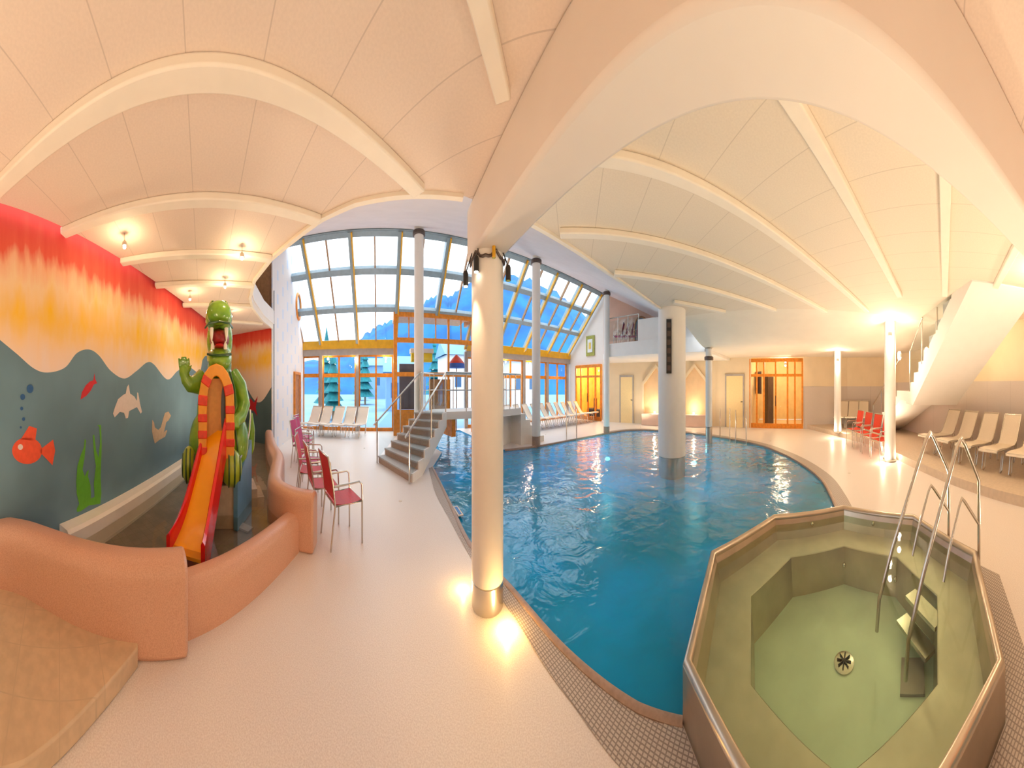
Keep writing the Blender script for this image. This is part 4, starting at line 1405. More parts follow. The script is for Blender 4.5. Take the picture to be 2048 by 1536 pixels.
# ------------------------------------------------------------------ loungers
def make_lounger(m):
    t = thing('sun_lounger', (0, 0, 0), 0, '', 'sun lounger')
    w_ = .25

    def sling(pts, name):
        vs = []
        for y, z in pts:
            for x in (-w_, w_): vs += [(x, y, z), (x, y, z - .018)]
        fs = []
        for i in range(len(pts) - 1):
            b = i * 4
            fs += [(b, b + 2, b + 6, b + 4), (b + 1, b + 5, b + 7, b + 3), (b, b + 4, b + 5, b + 1), (b + 2, b + 3, b + 7, b + 6)]
        e = (len(pts) - 1) * 4
        fs += [(0, 1, 3, 2), (e, e + 2, e + 3, e + 1)]
        MB().add(vs, fs).build(name, m, parent=t)
    sling([(0.0, .40), (.05, .43), (.30, .42), (.6, .38), (.9, .35), (1.1, .35)], 'seat_sling')
    sling([(1.1, .35), (1.2, .40), (1.38, .60), (1.56, .84), (1.62, .90)], 'backrest_sling')
    pf = [(-w_ - .013, 0.03, .41), (-w_ - .013, .6, .37), (-w_ - .013, 1.1, .34), (-w_ - .013, 1.22, .40), (-w_ - .013, 1.60, .88)]
    mb = MB().tube(pf, .015, 6)
    mb.tube([(-x, y, z) for x, y, z in pf], .015, 6)
    mb.tube([pf[0], (-pf[0][0], pf[0][1], pf[0][2])], .015, 6)
    mb.tube([pf[-1], (-pf[-1][0], pf[-1][1], pf[-1][2])], .015, 6)
    mb.build('frame', M['steel'], parent=t)
    for y0 in (.28, 1.12):
        for s_ in (-1, 1):
            MB().tube([(s_ * .26, y0, .37), (s_ * .255, y0 - .10, .04), (s_ * .24, y0 - .05, .015), (s_ * .24, y0 + .02, .04), (s_ * .25, y0 + .12, .36)], .013, 6).build('leg', M['steel'], parent=t)
    return t


lg = make_lounger(M['sling'])
first = True
grp = 'cream sun loungers by the left windows'
for k, px in enumerate((598, 622, 647, 671, 696)):
    x, y = DD(px, 11.0 + .0 * k)
    v = Vector((-.36, .93, 0))
    loc = (x - .0, y - .3, 0)
    lb = 'cream sun lounger at the left windows, %s' % ('leftmost and half hidden by the tower', 'second from the tower', 'third from the tower', 'fourth from the tower', 'rightmost, next to the glass door')[k]
    u = (px - 598) / 24.5
    p = F(-4.0 + .60 * u + .35, 10.3, 0)
    rz = rotz_for(*(FN * .96 + FD * .28)[:2])
    if k == 0:
        lg.location = p; lg.rotation_euler = (0, 0, rz); lg['label'] = lb; lg['group'] = grp
    else: dup(lg, p, rz, lb, grp)
grp = 'cream sun loungers by the right windows'
words = ['first', 'second', 'third', 'fourth', 'fifth', 'sixth', 'seventh', 'eighth', 'ninth', 'tenth', 'eleventh', 'twelfth']
for k in range(12):
    p = F(6.05 + k * .575, 9.75 - .035 * k, 0)
    rz = rotz_for(*(FN * .93 - FD * .37)[:2])
    dup(lg, p, rz, 'cream sun lounger in the right window row, %s counted from the thick near column' % words[k], grp)
ls = make_lounger(M['slingtan'])
grp = 'sand coloured loungers on the raised platform'
foots = [(7.15, -1.25), (6.45, -1.62), (5.76, -2.02), (5.10, -2.42), (4.45, -2.82), (3.80, -3.22)]
for k, p in enumerate(foots):
    rz = rotz_for(.58, -.815)
    lb = 'sand coloured lounger on the right platform, %s' % ('farthest, beside the lit column', 'second from the lit column', 'third from the lit column', 'fourth from the lit column', 'fifth, cut by the picture edge', 'nearest, mostly out of frame')[k]
    if k == 0:
        ls.location = (p[0], p[1], .15); ls.rotation_euler = (0, 0, rz); ls['label'] = lb; ls['group'] = grp
    else: dup(ls, (p[0], p[1], .15), rz, lb, grp)
grp = 'loungers in the recess behind the red chairs'
for k, (px, d) in enumerate(((1692, 11.2), (1701, 11.2), (1710, 11.1))):
    x, y = 11.35, 2.15 - .56 * k
    dup(ls, (x, y, .15), rotz_for(1, 0), 'lounger in the recess behind the red armchairs, %s' % ('left one', 'middle one', 'right one')[k], grp)
# ------------------------------------------------------------------ whirlpool
tub = thing('whirlpool_tub', (TC.x, TC.y, 0), 0, 'octagonal stainless steel whirlpool tub with inner bench at the lower right', 'whirlpool')
ANG = [0, 45, 90, 135, 180, -135, -90, -45]


def oct_ring(prof, name, m, bev=0.0, smooth=False, parent=tub):
    vs = []
    for R, z in prof:
        for t in ANG:
            p = TV(t, R); vs.append((p[0] - TC.x, p[1] - TC.y, z))
    fs = [(i * 8 + k, i * 8 + (k + 1) % 8, (i + 1) * 8 + (k + 1) % 8, (i + 1) * 8 + k) for i in range(len(prof) - 1) for k in range(8)]
    return MB().add(vs, fs, 0, smooth).build(name, m, parent=parent, bevel=bev)


RZ_ = .315
rim = []
for k in range(9):
    th = pi * k / 8
    rim.append((TR - .035 + .035 * cos(th) * 1.0, RZ_ - .035 + .035 * sin(th)))
oct_ring([(TR, -1.28), (TR, RZ_ - .035)] + rim + [(TR - .07, RZ_ - .06)], 'outer_shell', M['tubsteel'], smooth=False)
oct_ring([(TR - .068, RZ_ - .04), (1.345, .10), (1.34, .08)], 'inner_wall', M['tubsteel'])
oct_ring([(1.345, .09), (.985, .09), (.97, .08)], 'bench', M['benchsteel'])
oct_ring([(.975, .085), (.93, -.27)], 'well_wall', M['tubsteel'])
vs = [(TV(t, .94)[0] - TC.x, TV(t, .94)[1] - TC.y, -.26) for t in ANG]
MB().add(vs, [tuple(range(8))]).build('well_floor', M['tubfloor'], parent=tub)
dr = MB().lathe([(.10, -.262), (.10, -.25), (.085, -.245), (.03, -.243), (.0301, -.25)], (0.0, 0, 0), seg=28).build('drain', M['steel'], parent=tub)
for k in range(4):
    a_ = k * pi / 4
    MB().tube([(-.07 * cos(a_), -.07 * sin(a_), -.238), (.07 * cos(a_), .07 * sin(a_), -.238)], .006, 6).build('drain_spoke', M['dark'], parent=dr)
gp = W(1825, 1352, -.25)
MB().box((gp[0] - TC.x, gp[1] - TC.y, -.252), (.28, .22, .02), -.126).build('suction_grille', M['grey'], parent=tub)
for t, z in ((0, -.08), (-45, -.1), (-90, -.1), (22, .2), (-20, .2)):
    R = .955 * cos(radians(22.5)) if False else (.945 if z < 0 else 1.37)
    p = TV(t, R * (.99 if t in (0, -45, -90) else .93))
    MB().ell((p[0] - TC.x, p[1] - TC.y, z), (.025, .025, .025)).build('jet_nozzle', M['steel'], parent=tub)
tw_ = [TV(t, 1.40) for t in ANG]
v2, f2 = poly_mesh(tw_, (), .225)
tag(MB().add(v2, f2).build('whirlpool_water', M['tubwater']), 'clear greenish water filling the octagonal whirlpool', 'water', kind='stuff')

# rails into the whirlpool
for (bx, by), lb, k in (((2.96, -.815), 'bent steel handrail at the far side of the whirlpool, left one', 0), ((2.55, -1.07), 'bent steel handrail at the far side of the whirlpool, right one', 1)):
    din = Vector((-.527, .85, 0)); o_ = Vector((bx, by, 0)) - din * .02
    t = thing('pool_handrail', (o_.x, o_.y, 0), 0, lb, 'handrail', None)
    P_ = lambda s, z: (din.x * s, din.y * s, z)
    MB().tube([P_(-.03, 0), P_(-.03, .5), P_(-.03, .86), P_(.02, .93), P_(.24, 1.20), P_(.30, 1.25), P_(.37, 1.20), P_(.55, .93), P_(.85, .45), P_(1.02, .12), P_(1.05, -.1)], .019, 10).build('tall_rail', M['steel'], parent=t)
    MB().tube([P_(-.03, .50), P_(.24, .76), P_(.29, .80), P_(.33, .76), P_(.50, .48), P_(.58, .30)], .014, 10).build('low_rail', M['steel'], parent=t)
    MB().lathe([(.045, 0), (.045, .012), (.02, .02)], (-.03 * din.x, -.03 * din.y, 0), seg=16).build('foot_plate', M['steel'], parent=t)
for k, zz in enumerate((.02, -.12)):
    a_, b_ = Vector((2.96, -.815, 0)), Vector((2.55, -1.07, 0)); din = Vector((-.527, .85, 0))
    q = (a_ + b_) / 2 + din * (.60 + .12 * k)
    MB().box((q.x - TC.x, q.y - TC.y, zz), (.46, .14, .03), atan2((b_ - a_).y, (b_ - a_).x)).build('entry_step', M['steel'], parent=tub)

# small steel ladder rails at the far pool edge
for px, py, lb in ((1143, 878, 'pair of steel ladder rails at the far pool edge near the loungers'), (1450, 877, 'steel ladder rails at the pool edge near the cream door'), (1482, 884, 'second steel ladder rails at the pool edge left of the orange doors')):
    x, y = W(px, py)
    t = thing('pool_ladder', (x, y, 0), -az(px), lb, 'pool ladder')
    for s_ in (-1, 1):
        MB().tube(catmull([(s_ * .22, .45, 0), (s_ * .22, .42, .7), (s_ * .22, .1, .9), (s_ * .22, -.15, .5), (s_ * .22, -.18, -.4)], 4), .018, 8).build('ladder_rail', M['steel'], parent=t)
    for k in range(2):
        MB().tube([(-.22, -.18, -.1 - .2 * k), (.22, -.18, -.1 - .2 * k)], .015, 8).build('rung', M['steel'], parent=t)

# ------------------------------------------------------------------ stairs and footbridge
st = thing('staircase', (-2.6, 6.2, 0), 0, 'short flight of grey stairs with steel rails beside the pool', 'stairs')
SO = Vector((-2.6, 6.2, 0))
N = 7
bl0, br0 = Vector((-3.87, 6.12, 0)), Vector((-2.38, 5.24, 0))
bl1, br1 = Vector((-3.04, 7.40, 0)), Vector((-2.20, 7.62, 0))
ZTOP = 1.02
L_ = lambda t: bl0.lerp(bl1, t)
R_ = lambda t: br0.lerp(br1, t)
for k in range(N):
    t0, t1 = k / N, (k + 1.0) / N
    z1 = ZTOP * (k + 1) / N
    q = [L_(t0), R_(t0), R_(t1), L_(t1)]
    o = MB().prism([(p.x, p.y) for p in q], max(0, z1 - .30), z1 - .03).build('step', M['riser'], parent=st, loc=None)
    o.location = -SO
    tr = MB().prism([(p.x, p.y) for p in [L_(t0 - .02), R_(t0 - .02), R_(t1), L_(t1)]], z1 - .03, z1).build('tread', M['tread'], parent=o)
for nm, A_ in (('stringer', R_), ('stringer', L_)):
    vs = []
    d_ = (A_(1) - A_(0)).normalized(); nn = Vector((d_.y, -d_.x, 0)) * .04
    if nm == 'stringer' and A_ is L_: nn = -nn
    prf = [(0, 0)]
    for k in range(N):
        prf += [(k / N, ZTOP * (k + 1) / N + .0), ((k + 1) / N, ZTOP * (k + 1) / N + .0)]
    prf += [(1, ZTOP - .34), (.22, 0)]
    m_ = len(prf)
    for o_ in (Vector((0, 0, 0)), nn):
        for t_, z_ in prf:
            p = A_(t_) + o_; vs.append((p.x, p.y, z_))
    fs = [(i, (i + 1) % m_, m_ + (i + 1) % m_, m_ + i) for i in range(m_)]
    tri = tessellate_polygon([[Vector((t_, z_, 0)) for t_, z_ in prf]])
    fs += [tuple(t) for t in tri] + [tuple(m_ + i for i in t) for t in tri]
    o = MB().add(vs, fs).build(nm, M['white'], parent=st); o.location = -SO


def rail(A_, parent, off, h=.92, n=3, flip=False, ext=.12):
    pts = [A_(-ext) + Vector((0, 0, h - .12))] + [A_(t / 8) + Vector((0, 0, ZTOP * t / 8 + h)) for t in range(9)]
    o = MB().tube(pts, .022, 8).build('handrail', M['steel'], parent=parent); o.location = -SO
    for t in [-.04] + [k / (n - 1) for k in range(1, n)]:
        b = A_(t)
        o = MB().tube([(b.x, b.y, max(0, ZTOP * t)), (b.x, b.y, max(0, ZTOP * t) + h)], .022, 8).build('rail_post', M['steel'], parent=parent); o.location = -SO
    a0, a1 = A_(0), A_(1)
    o = MB().add([(a0.x, a0.y, .12), (a1.x, a1.y, ZTOP + .1), (a1.x, a1.y, ZTOP + h - .1), (a0.x, a0.y, h - .1)], [(0, 1, 2, 3)]).build('glass_infill', M['railglass'], parent=parent); o.location = -SO


rail(R_, st, 0); rail(L_, st, 0)
fb = thing('footbridge', (-1.6, 8.4, .86), 0, 'white footbridge with steel rails crossing the pool channel', 'bridge')
FO = Vector((-1.6, 8.4, .86))
dk = [(-3.04, 7.40), (-2.20, 7.62), (-.30, 8.75), (.35, 9.30), (-.25, 10.1), (-.95, 9.65), (-2.9, 8.45)]
o = MB().prism(dk, .84, ZTOP).build('deck', M['white'], parent=fb); o.location = -FO
rim1 = [(-2.20, 7.62, ZTOP), (-.30, 8.75, ZTOP), (.35, 9.30, ZTOP)]
rim2 = [(-3.04, 7.40, ZTOP), (-2.9, 8.45, ZTOP), (-.95, 9.65, ZTOP), (-.25, 10.1, ZTOP)]
for r_ in (rim1, rim2):
    o = MB().tube([(x, y, z + .92) for x, y, z in r_], .022, 8).build('handrail', M['steel'], parent=fb); o.location = -FO
    o = MB().tube([(x, y, z + .5) for x, y, z in r_], .010, 6).build('mid_rail', M['steel'], parent=fb); o.location = -FO
    pts = []
    for a_, b_ in zip(r_[:-1], r_[1:]):
        a_, b_ = Vector(a_), Vector(b_)
        for k in range(3): pts.append(a_.lerp(b_, k / 3))
    pts.append(Vector(r_[-1]))
    for p in pts:
        o = MB().tube([p, p + Vector((0, 0, .92))], .018, 8).build('rail_post', M['steel'], parent=fb); o.location = -FO
o = MB().beam((-2.0, 7.95, .62), (-2.9, 8.9, .62), .16, .44).build('pier', M['orange'], parent=fb); o.location = -FO
o = MB().beam((-.75, 8.72, .40), (-.2, 9.9, .40), .3, .9).build('pier', M['white'], parent=fb); o.location = -FO
# far landing wall of the bridge with descending steps
ft = thing('landing_steps', (.3, 9.6, 0), 0, 'white stepped landing at the far end of the footbridge', 'steps')
for k in range(5):
    z1 = ZTOP - .17 * (k + 1)
    a_ = Vector((.35, 9.30, 0)) + Vector((.20, .12, 0)) * k
    b_ = Vector((-.25, 10.1, 0)) + Vector((.20, .12, 0)) * k
    q = [a_, a_ + Vector((.2, .12, 0)), b_ + Vector((.2, .12, 0)), b_]
    o = MB().prism([(p.x, p.y) for p in q], 0, z1).build('step', M['plaster'], parent=ft); o.location = (-.3, -9.6, 0)

# concrete stairs on the right
sr = thing('upper_staircase', (6.4, -1.6, 0), 0, 'cream staircase rising to the upper floor behind the lit column', 'stairs')
S2 = Vector((6.4, -1.6, 0))
A0, A1, B0, B1 = Vector((7.95, -.92, 1.50)), Vector((4.95, -1.52, 3.03)), Vector((7.75, -2.35, 1.5)), Vector((4.75, -2.95, 3.03))
N2 = 9
XT = 1.25
A1 = A0 + (A1 - A0) * XT; B1 = B0 + (B1 - B0) * XT
prf = []
for k in range(N2): prf += [(k / N2, (k + 1) / N2), ((k + 1) / N2, (k + 1) / N2)]
prf = [(0, 0)] + prf + [(1, 1 - .2), (.08, -.16), (-.12, -.16), (-.12, 0)]
m_ = len(prf); vs = []
for a_, b_ in ((A0, A1), (B0, B1)):
    for t_, h_ in prf:
        p = a_.lerp(b_, t_); vs.append((p.x, p.y, 1.5 + 1.53 * XT * h_))
fs = [(i, (i + 1) % m_, m_ + (i + 1) % m_, m_ + i) for i in range(m_)]
tri = tessellate_polygon([[Vector((t_, z_, 0)) for t_, z_ in prf]])
fs += [tuple(t) for t in tri] + [tuple(m_ + i for i in t) for t in tri]
o = MB().add(vs, fs).build('flight', M['white'], parent=sr); o.location = -S2
# landing and lower flight
o = MB().prism([(7.95, -.92), (9.1, -.70), (8.9, -2.15), (7.75, -2.35)], 1.26, 1.5).build('landing', M['white'], parent=sr); o.location = -S2
C0, C1_ = Vector((9.1, -.70, 0)), Vector((11.2, .45, 0)); D0, D1_ = Vector((8.9, -2.15, 0)), Vector((11.8, -.72, 0))
prf = [(0, 1.5)]
for k in range(8): prf += [((k) / 8, 1.5 - .169 * (k + 0)), ((k + 1) / 8, 1.5 - .169 * (k + 0))]
prf = prf[1:] + [(1, .15), (.9, .15), (0, 1.26)]
m_ = len(prf); vs = []
for a_, b_ in ((C0, C1_), (D0, D1_)):
    for t_, z_ in prf:
        p = a_.lerp(b_, t_); vs.append((p.x, p.y, z_))
fs = [(i, (i + 1) % m_, m_ + (i + 1) % m_, m_ + i) for i in range(m_)]
tri = tessellate_polygon([[Vector((t_, z_, 0)) for t_, z_ in prf]])
fs += [tuple(t) for t in tri] + [tuple(m_ + i for i in t) for t in tri]
o = MB().add(vs, fs).build('lower_flight', M['white'], parent=sr); o.location = -S2
o = MB().tube([(C1_.x, C1_.y, .15), (C1_.x, C1_.y, 1.0), (C0.x, C0.y, 2.4)], .022, 8).build('handrail', M['steel'], parent=sr); o.location = -S2
for t_ in (.33, .66):
    p = C0.lerp(C1_, t_); o = MB().tube([(p.x, p.y, 1.5 - 1.3 * t_), (p.x, p.y, 2.4 - 1.4 * t_)], .018, 8).build('rail_post', M['steel'], parent=sr); o.location = -S2
for a_, b_ in ((A0, A1),):
    o = MB().add([a_ + Vector((0, 0, .1)), a_.lerp(b_, .78) + Vector((0, 0, .02)), a_.lerp(b_, .79) + Vector((0, 0, .04)), a_.lerp(b_, .33) + Vector((0, 0, .9)), a_ + Vector((0, 0, .95))], [(0, 1, 2, 3, 4)]).build('glass_infill', M['railglass'], parent=sr); o.location = -S2
    o = MB().tube([a_ + Vector((0, 0, .95)), a_.lerp(b_, .31) + Vector((0, 0, .92))], .022, 8).build('handrail', M['steel'], parent=sr); o.location = -S2
    for t_, h_ in ((0, .95), (.30, .93), (.58, .40)):
        p = a_.lerp(b_, t_); o = MB().tube([p, p + Vector((0, 0, h_))], .020, 8).build('rail_post', M['steel'], parent=sr); o.location = -S2

# gallery parapet, railing, plant and so on
gp0, gp1 = Vector((4.75, 10.95, 3.07)), Vector((7.3, 7.0, 3.07))
g0 = gp0.lerp(gp1, .36); g1 = gp0.lerp(gp1, 1.0)
pr = MB().beam((g0.x, g0.y, 3.42), (g1.x, g1.y, 3.42), .16, .70).build('gallery_parapet', M['white'])
struct(pr, 'solid white parapet at the right part of the gallery'); pr.name = 'wall_gallery_parapet'
t = thing('gallery_railing', tuple(gp0), 0, 'steel railing at the left part of the gallery', 'railing')
e = g0 - gp0
MB().tube([(0, 0, .9), (e.x, e.y, .9)], .02, 8).build('handrail', M['steel'], parent=t)
for k in range(4):
    MB().tube([(e.x * k / 3, e.y * k / 3, 0), (e.x * k / 3, e.y * k / 3, .9)], .018, 8).build('rail_post', M['steel'], parent=t)
MB().add([(0, 0, .1), (e.x, e.y, .1), (e.x, e.y, .8), (0, 0, .8)], [(0, 1, 2, 3)]).build('glass_infill', M['railglass'], parent=t)
q = gp0.lerp(gp1, .62)
pt = thing('potted_plant', (q.x, q.y, 3.77), 0, 'small leafy plant in a dark pot on the gallery parapet', 'plant')
MB().lathe([(.05, 0), (.075, .14), (.06, .14), (.05, .12)], (0, 0, 0), seg=20).build('pot', M['collar'], parent=pt)
mb = MB()
for k in range(22):
    a_ = k * 2.4; h_ = .12 + .16 * random.random(); r_ = .10 + .10 * random.random()
    mb.add([(0, 0, .12), (r_ * .5 * cos(a_) - .03 * sin(a_), r_ * .5 * sin(a_) + .03 * cos(a_), .12 + h_), (r_ * cos(a_), r_ * sin(a_), .12 + h_ * .8), (r_ * .5 * cos(a_) + .03 * sin(a_), r_ * .5 * sin(a_) - .03 * cos(a_), .12 + h_ * .9)], [(0, 1, 2, 3)])
mb.build('foliage', mat('leaf_green', (.06, .18, .04), .6), parent=pt)
# arched window in the upper room wall
uA, uB = Vector((5.82, 14.26, 0)), Vector((8.4, 12.6, 0))
uu = (uB - uA).normalized(); un = Vector((uu.y, -uu.x, 0))
if un.dot(uA) > 0: un = -un
q = uA + uu * 2.46 + un * .08
T = Matrix.Translation(q) @ Matrix.Rotation(atan2(uu.y, uu.x), 4, 'Z')
outl = [(-.42, 3.6)] + [(-.42 * cos(pi * k / 12), 4.25 + .42 * sin(pi * k / 12)) for k in range(13)] + [(.42, 3.6)]
MBo = MB().tube([T @ Vector((x, 0, z)) for x, z in outl], .04, 8, closed=True).build('window_33', M['wood'])
struct(MBo, 'small arched window in the salmon upper room wall')
MB().add([T @ Vector((x, .0, z)) for x, z in outl], [tuple(range(len(outl)))]).build('glass_pane', mat('arched_pane', (.16, .22, .30), .1), parent=MBo)

# blue plate on the gutter
x, y = W(918, 1024)
a_ = atan2(-1.8, 1.0)
pk_ = tag(MB().box((x - .02, y, .012), (.34, .10, .01), a_ + .05).build('gutter_sign', mat('plate_cream', (.70, .62, .55), .5)), 'narrow pale plate with blue marks on the near pool gutter', 'sign')
MB().box((x - .02, y, .019), (.27, .05, .004), a_ + .05).build('blue_mark', mat('plate_blue', (.04, .22, .60), .5), parent=pk_)

# porch clutter seen through the frame
t = tag(MB().prism([F(1.55, 11.5, 0)[:2], F(2.6, 11.5, 0)[:2], F(2.6, 11.9, 0)[:2], F(1.55, 11.9, 0)[:2]], 2.45, 2.75).build('yellow_awning', mat('awning_yellow', (.90, .65, .02), .6), bevel=.02), 'yellow and white awning shape inside the orange porch', 'awning')
MB().prism([F(1.5, 11.45, 0)[:2], F(2.65, 11.45, 0)[:2], F(2.65, 11.95, 0)[:2], F(1.5, 11.95, 0)[:2]], 2.75, 2.9).build('white_top', M['white'], parent=t)
pa = thing('parasol', F(3.9, 11.6, 0), 0, 'small red and blue parasol inside the orange porch', 'parasol')
MB().lathe([(.42, 2.42), (.25, 2.58), (.03, 2.74)], seg=12).build('red_canopy', M['redor'], parent=pa)
MB().lathe([(.44, 2.26), (.42, 2.42)], seg=12).build('blue_border', mat('cloth_blue', (.03, .12, .55), .6), parent=pa)
MB().tube([(0, 0, 0), (0, 0, 2.7)], .025, 8).build('pole', M['wood'], parent=pa)
tag(MB().box(F(3.0, 11.6, 1.3), (1.1, .1, 1.1), FDR).build('wooden_screen', M['wood'], bevel=.01), 'brown wooden screen standing inside the orange porch', 'screen')

# corridor furniture behind the orange doors
ps = DD(1516, 14.6)
tag(MB().box((ps[0], ps[1], 1.75), (.06, .75, .95), -.5).build('wall_screen', mat('screen_dark', (.10, .07, .08), .3), bevel=.01), 'dark wall screen behind the left pane of the orange doors', 'screen')
ps = DD(1537, 14.2)
cb = tag(MB().box((ps[0], ps[1], 1.0), (.4, .5, 2.0), -.5).build('dark_cabinet', mat('cabinet_brown', (.10, .055, .03), .4, vary=.3), bevel=.01), 'tall dark brown cabinet in the corridor behind the orange doors', 'cabinet')
ps = DD(1617, 13.9)
pt2 = thing('potted_plant', (ps[0], ps[1], 0), 0, 'green plant standing in the corridor right behind the orange doors', 'plant')
MB().lathe([(.14, 0), (.2, .4), (.17, .4)], seg=20).build('pot', M['terra'], parent=pt2)
mb = MB()
for k in range(40):
    a_ = k * 2.4; h_ = .3 + 1.0 * random.random(); r_ = .15 + .3 * random.random()
    mb.add([(0, 0, .4), (r_ * .6 * cos(a_) - .05 * sin(a_), r_ * .6 * sin(a_) + .05 * cos(a_), .4 + h_), (r_ * cos(a_), r_ * sin(a_), .4 + h_ * .9), (r_ * .6 * cos(a_) + .05 * sin(a_), r_ * .6 * sin(a_) - .05 * cos(a_), .4 + h_ * .95)], [(0, 1, 2, 3)])
mb.build('foliage', mat('leaf_green_2', (.10, .20, .04), .6), parent=pt2)
# guests' chairs as dark shapes in the annex
for k, (u, D_) in enumerate(((13.3, 9.8), (13.4, 10.7))):
    p = F(u, D_, 0)
    tt = thing('dark_armchair', p, 1.0, 'dark armchair behind the end wall door, %s one' % ('right', 'left')[k], 'chair', 'dark armchairs behind the end wall door')
    MB().box((0, 0, .3), (.6, .6, .4)).build('seat', M['dark'], parent=tt, bevel=.04)
    MB().box((0, -.28, .65), (.6, .14, .7)).build('backrest', M['dark'], parent=tt, bevel=.04)

# ------------------------------------------------------------------ lamps
def spot_lamp(px, py, z, label, power, name='ceiling_spot', stem=.12, zc=CZ, color=WARM, r=.022):
    d = (CH - z) * FY / (py - HZ)
    x, y = DD(px, d)
    t = thing(name, (x, y, z), 0, label, 'lamp')
    MB().tube([(0, 0, .02), (0, 0, max(.03, zc - z))], .006, 6).build('stem', M['steel'], parent=t)
    MB().lathe([(.012, .05), (.03, .035), (.035, .0)], seg=14).build('reflector', M['steel'], parent=t)
    MB().ell((0, 0, -.005), (r, r, r)).build('bulb', M['bulb'], parent=t)
    l = lamp('spot_lamp_light', (x, y, z - .07), power, color, .04)
    l.parent = t; l.location = (0, 0, -.07)
    return t


P1 = 5
for px, py, lb in ((249, 492, 'small hanging ceiling lamp nearest the mural, above the fish'), (484, 515, 'small hanging ceiling lamp near the right edge of the low ceiling'),
                   (380, 598, 'small hanging ceiling lamp left of the crocodile head'), (450, 573, 'small hanging ceiling lamp just above the crocodile head'), (463, 632, 'small hanging ceiling lamp right of the crocodile head')):
    spot_lamp(px, py, 2.93, lb, P1)
for u, lb in ((-2.7, 'left small lamp under the golden beam'), (-1.25, 'middle small lamp under the golden beam'), (.3, 'right small lamp under the golden beam'), (7.1, 'small lamp under the golden beam right of the near column'), (8.9, 'small lamp under the golden beam above the right loungers')):
    p = F(u, 12.06, 2.60)
    t = thing('eaves_lamp', p, 0, lb, 'lamp')
    MB().ell((0, 0, 0), (.05, .05, .05)).build('bulb', M['bulb'], parent=t)
    MB().tube([(0, 0, .03), (0, 0, .13)], .01, 6).build('stem', M['steel'], parent=t)
    l = lamp('eaves_light', (0, 0, -.1), 14, WARM, .05); l.parent = t; l.location = (0, 0, -.1)


def wash_lamp(loc, label, power, color=SOFT, down=True, name='column_lamp'):
    t = thing(name, loc, 0, label, 'lamp')
    MB().lathe([(.05, -.06), (.07, -.04), (.07, .04), (.05, .06)], seg=18).build('housing', M['white'], parent=t)
    MB().ell((0, 0, .07), (.045, .045, .025)).build('upper_bulb', M['bulb'], parent=t)
    MB().ell((0, 0, -.07), (.045, .045, .025)).build('lower_bulb', M['bulb'], parent=t)
    l = lamp('wash_light', (0, 0, .16), power, color, .06); l.parent = t; l.location = (0, 0, .16)
    l = lamp('wash_light', (0, 0, -.16), power, color, .06); l.parent = t; l.location = (0, 0, -.16)
    return t


c7, c6 = Vector((7.42, -.23, 0)), Vector((10.49, 2.03, 0))
d7 = (-c7).normalized(); d6 = (-c6).normalized()
wash_lamp(tuple(c7 + d7 * .26 + Vector((0, 0, 2.72))), 'white lamp washing the head of the lit column near the platform', 20)
wash_lamp(tuple(c6 + d6 * .24 + Vector((0, 0, 2.42))), 'white lamp washing the head of the lit column by the orange doors', 16)
wash_lamp(tuple(c7 + Vector((.1, -.3, 2.3))), 'second white lamp on the stair side of the lit column', 8)
for loc, lb, pw in (((6.2, -2.6, 2.55), 'wall lamp glowing under the upper stair flight', 10), ((3.2, -2.6, 2.85), 'ceiling lamp glowing at the right picture edge', 14), ((11.9, 5.2, 2.45), 'small lamp above the orange doors', 16)):
    wash_lamp(loc, lb, pw, name='ceiling_lamp')
# light low on the near column
x, y = -.05, 2.28
t = thing('floor_lamp_disc', (x, y, .0), 0, 'small floor light glowing at the foot of the near column', 'lamp')
MB().lathe([(.03, .0), (.03, .012), (.02, .015)], seg=16).build('bulb', M['bulb'], parent=t)
l = lamp('floor_glow', (0, 0, .08), 5, (1, .55, .15), .02); l.parent = t; l.location = (0, 0, .08)
x, y = -.56, 2.68
t = thing('floor_lamp_disc', (x, y, .0), 0, 'small floor light glowing left of the near column foot', 'lamp')
MB().lathe([(.03, .0), (.03, .012), (.02, .015)], seg=16).build('bulb', M['bulb'], parent=t)
l = lamp('floor_glow', (0, 0, .08), 2.5, (1, .55, .15), .02); l.parent = t; l.location = (0, 0, .08)
# uplights added in the floor round the hall to brighten the ceiling
lens_m = mat('added_uplight_lens', (.75, .68, .58), .4)


def added_ground_light(x, y, z, pw, label, color=SOFT, cone=165):
    pw = pw * 1.2
    t = thing('added_uplight', (x, y, z), 0, label, 'lamp')
    MB().lathe([(.035, .0), (.035, .006), (.028, .008)], seg=20).build('trim_ring', lens_m, parent=t)
    MB().lathe([(.026, .006), (.022, .011)], seg=20).build('lens', lens_m, parent=t)
    l = lamp('added_uplight_glow', (0, 0, 0), pw, color, .10, 'SPOT', cone, (0, 0, 1)); l.parent = t
    l.location = (0, 0, .12); l.rotation_euler = (pi, 0, 0)
    return t


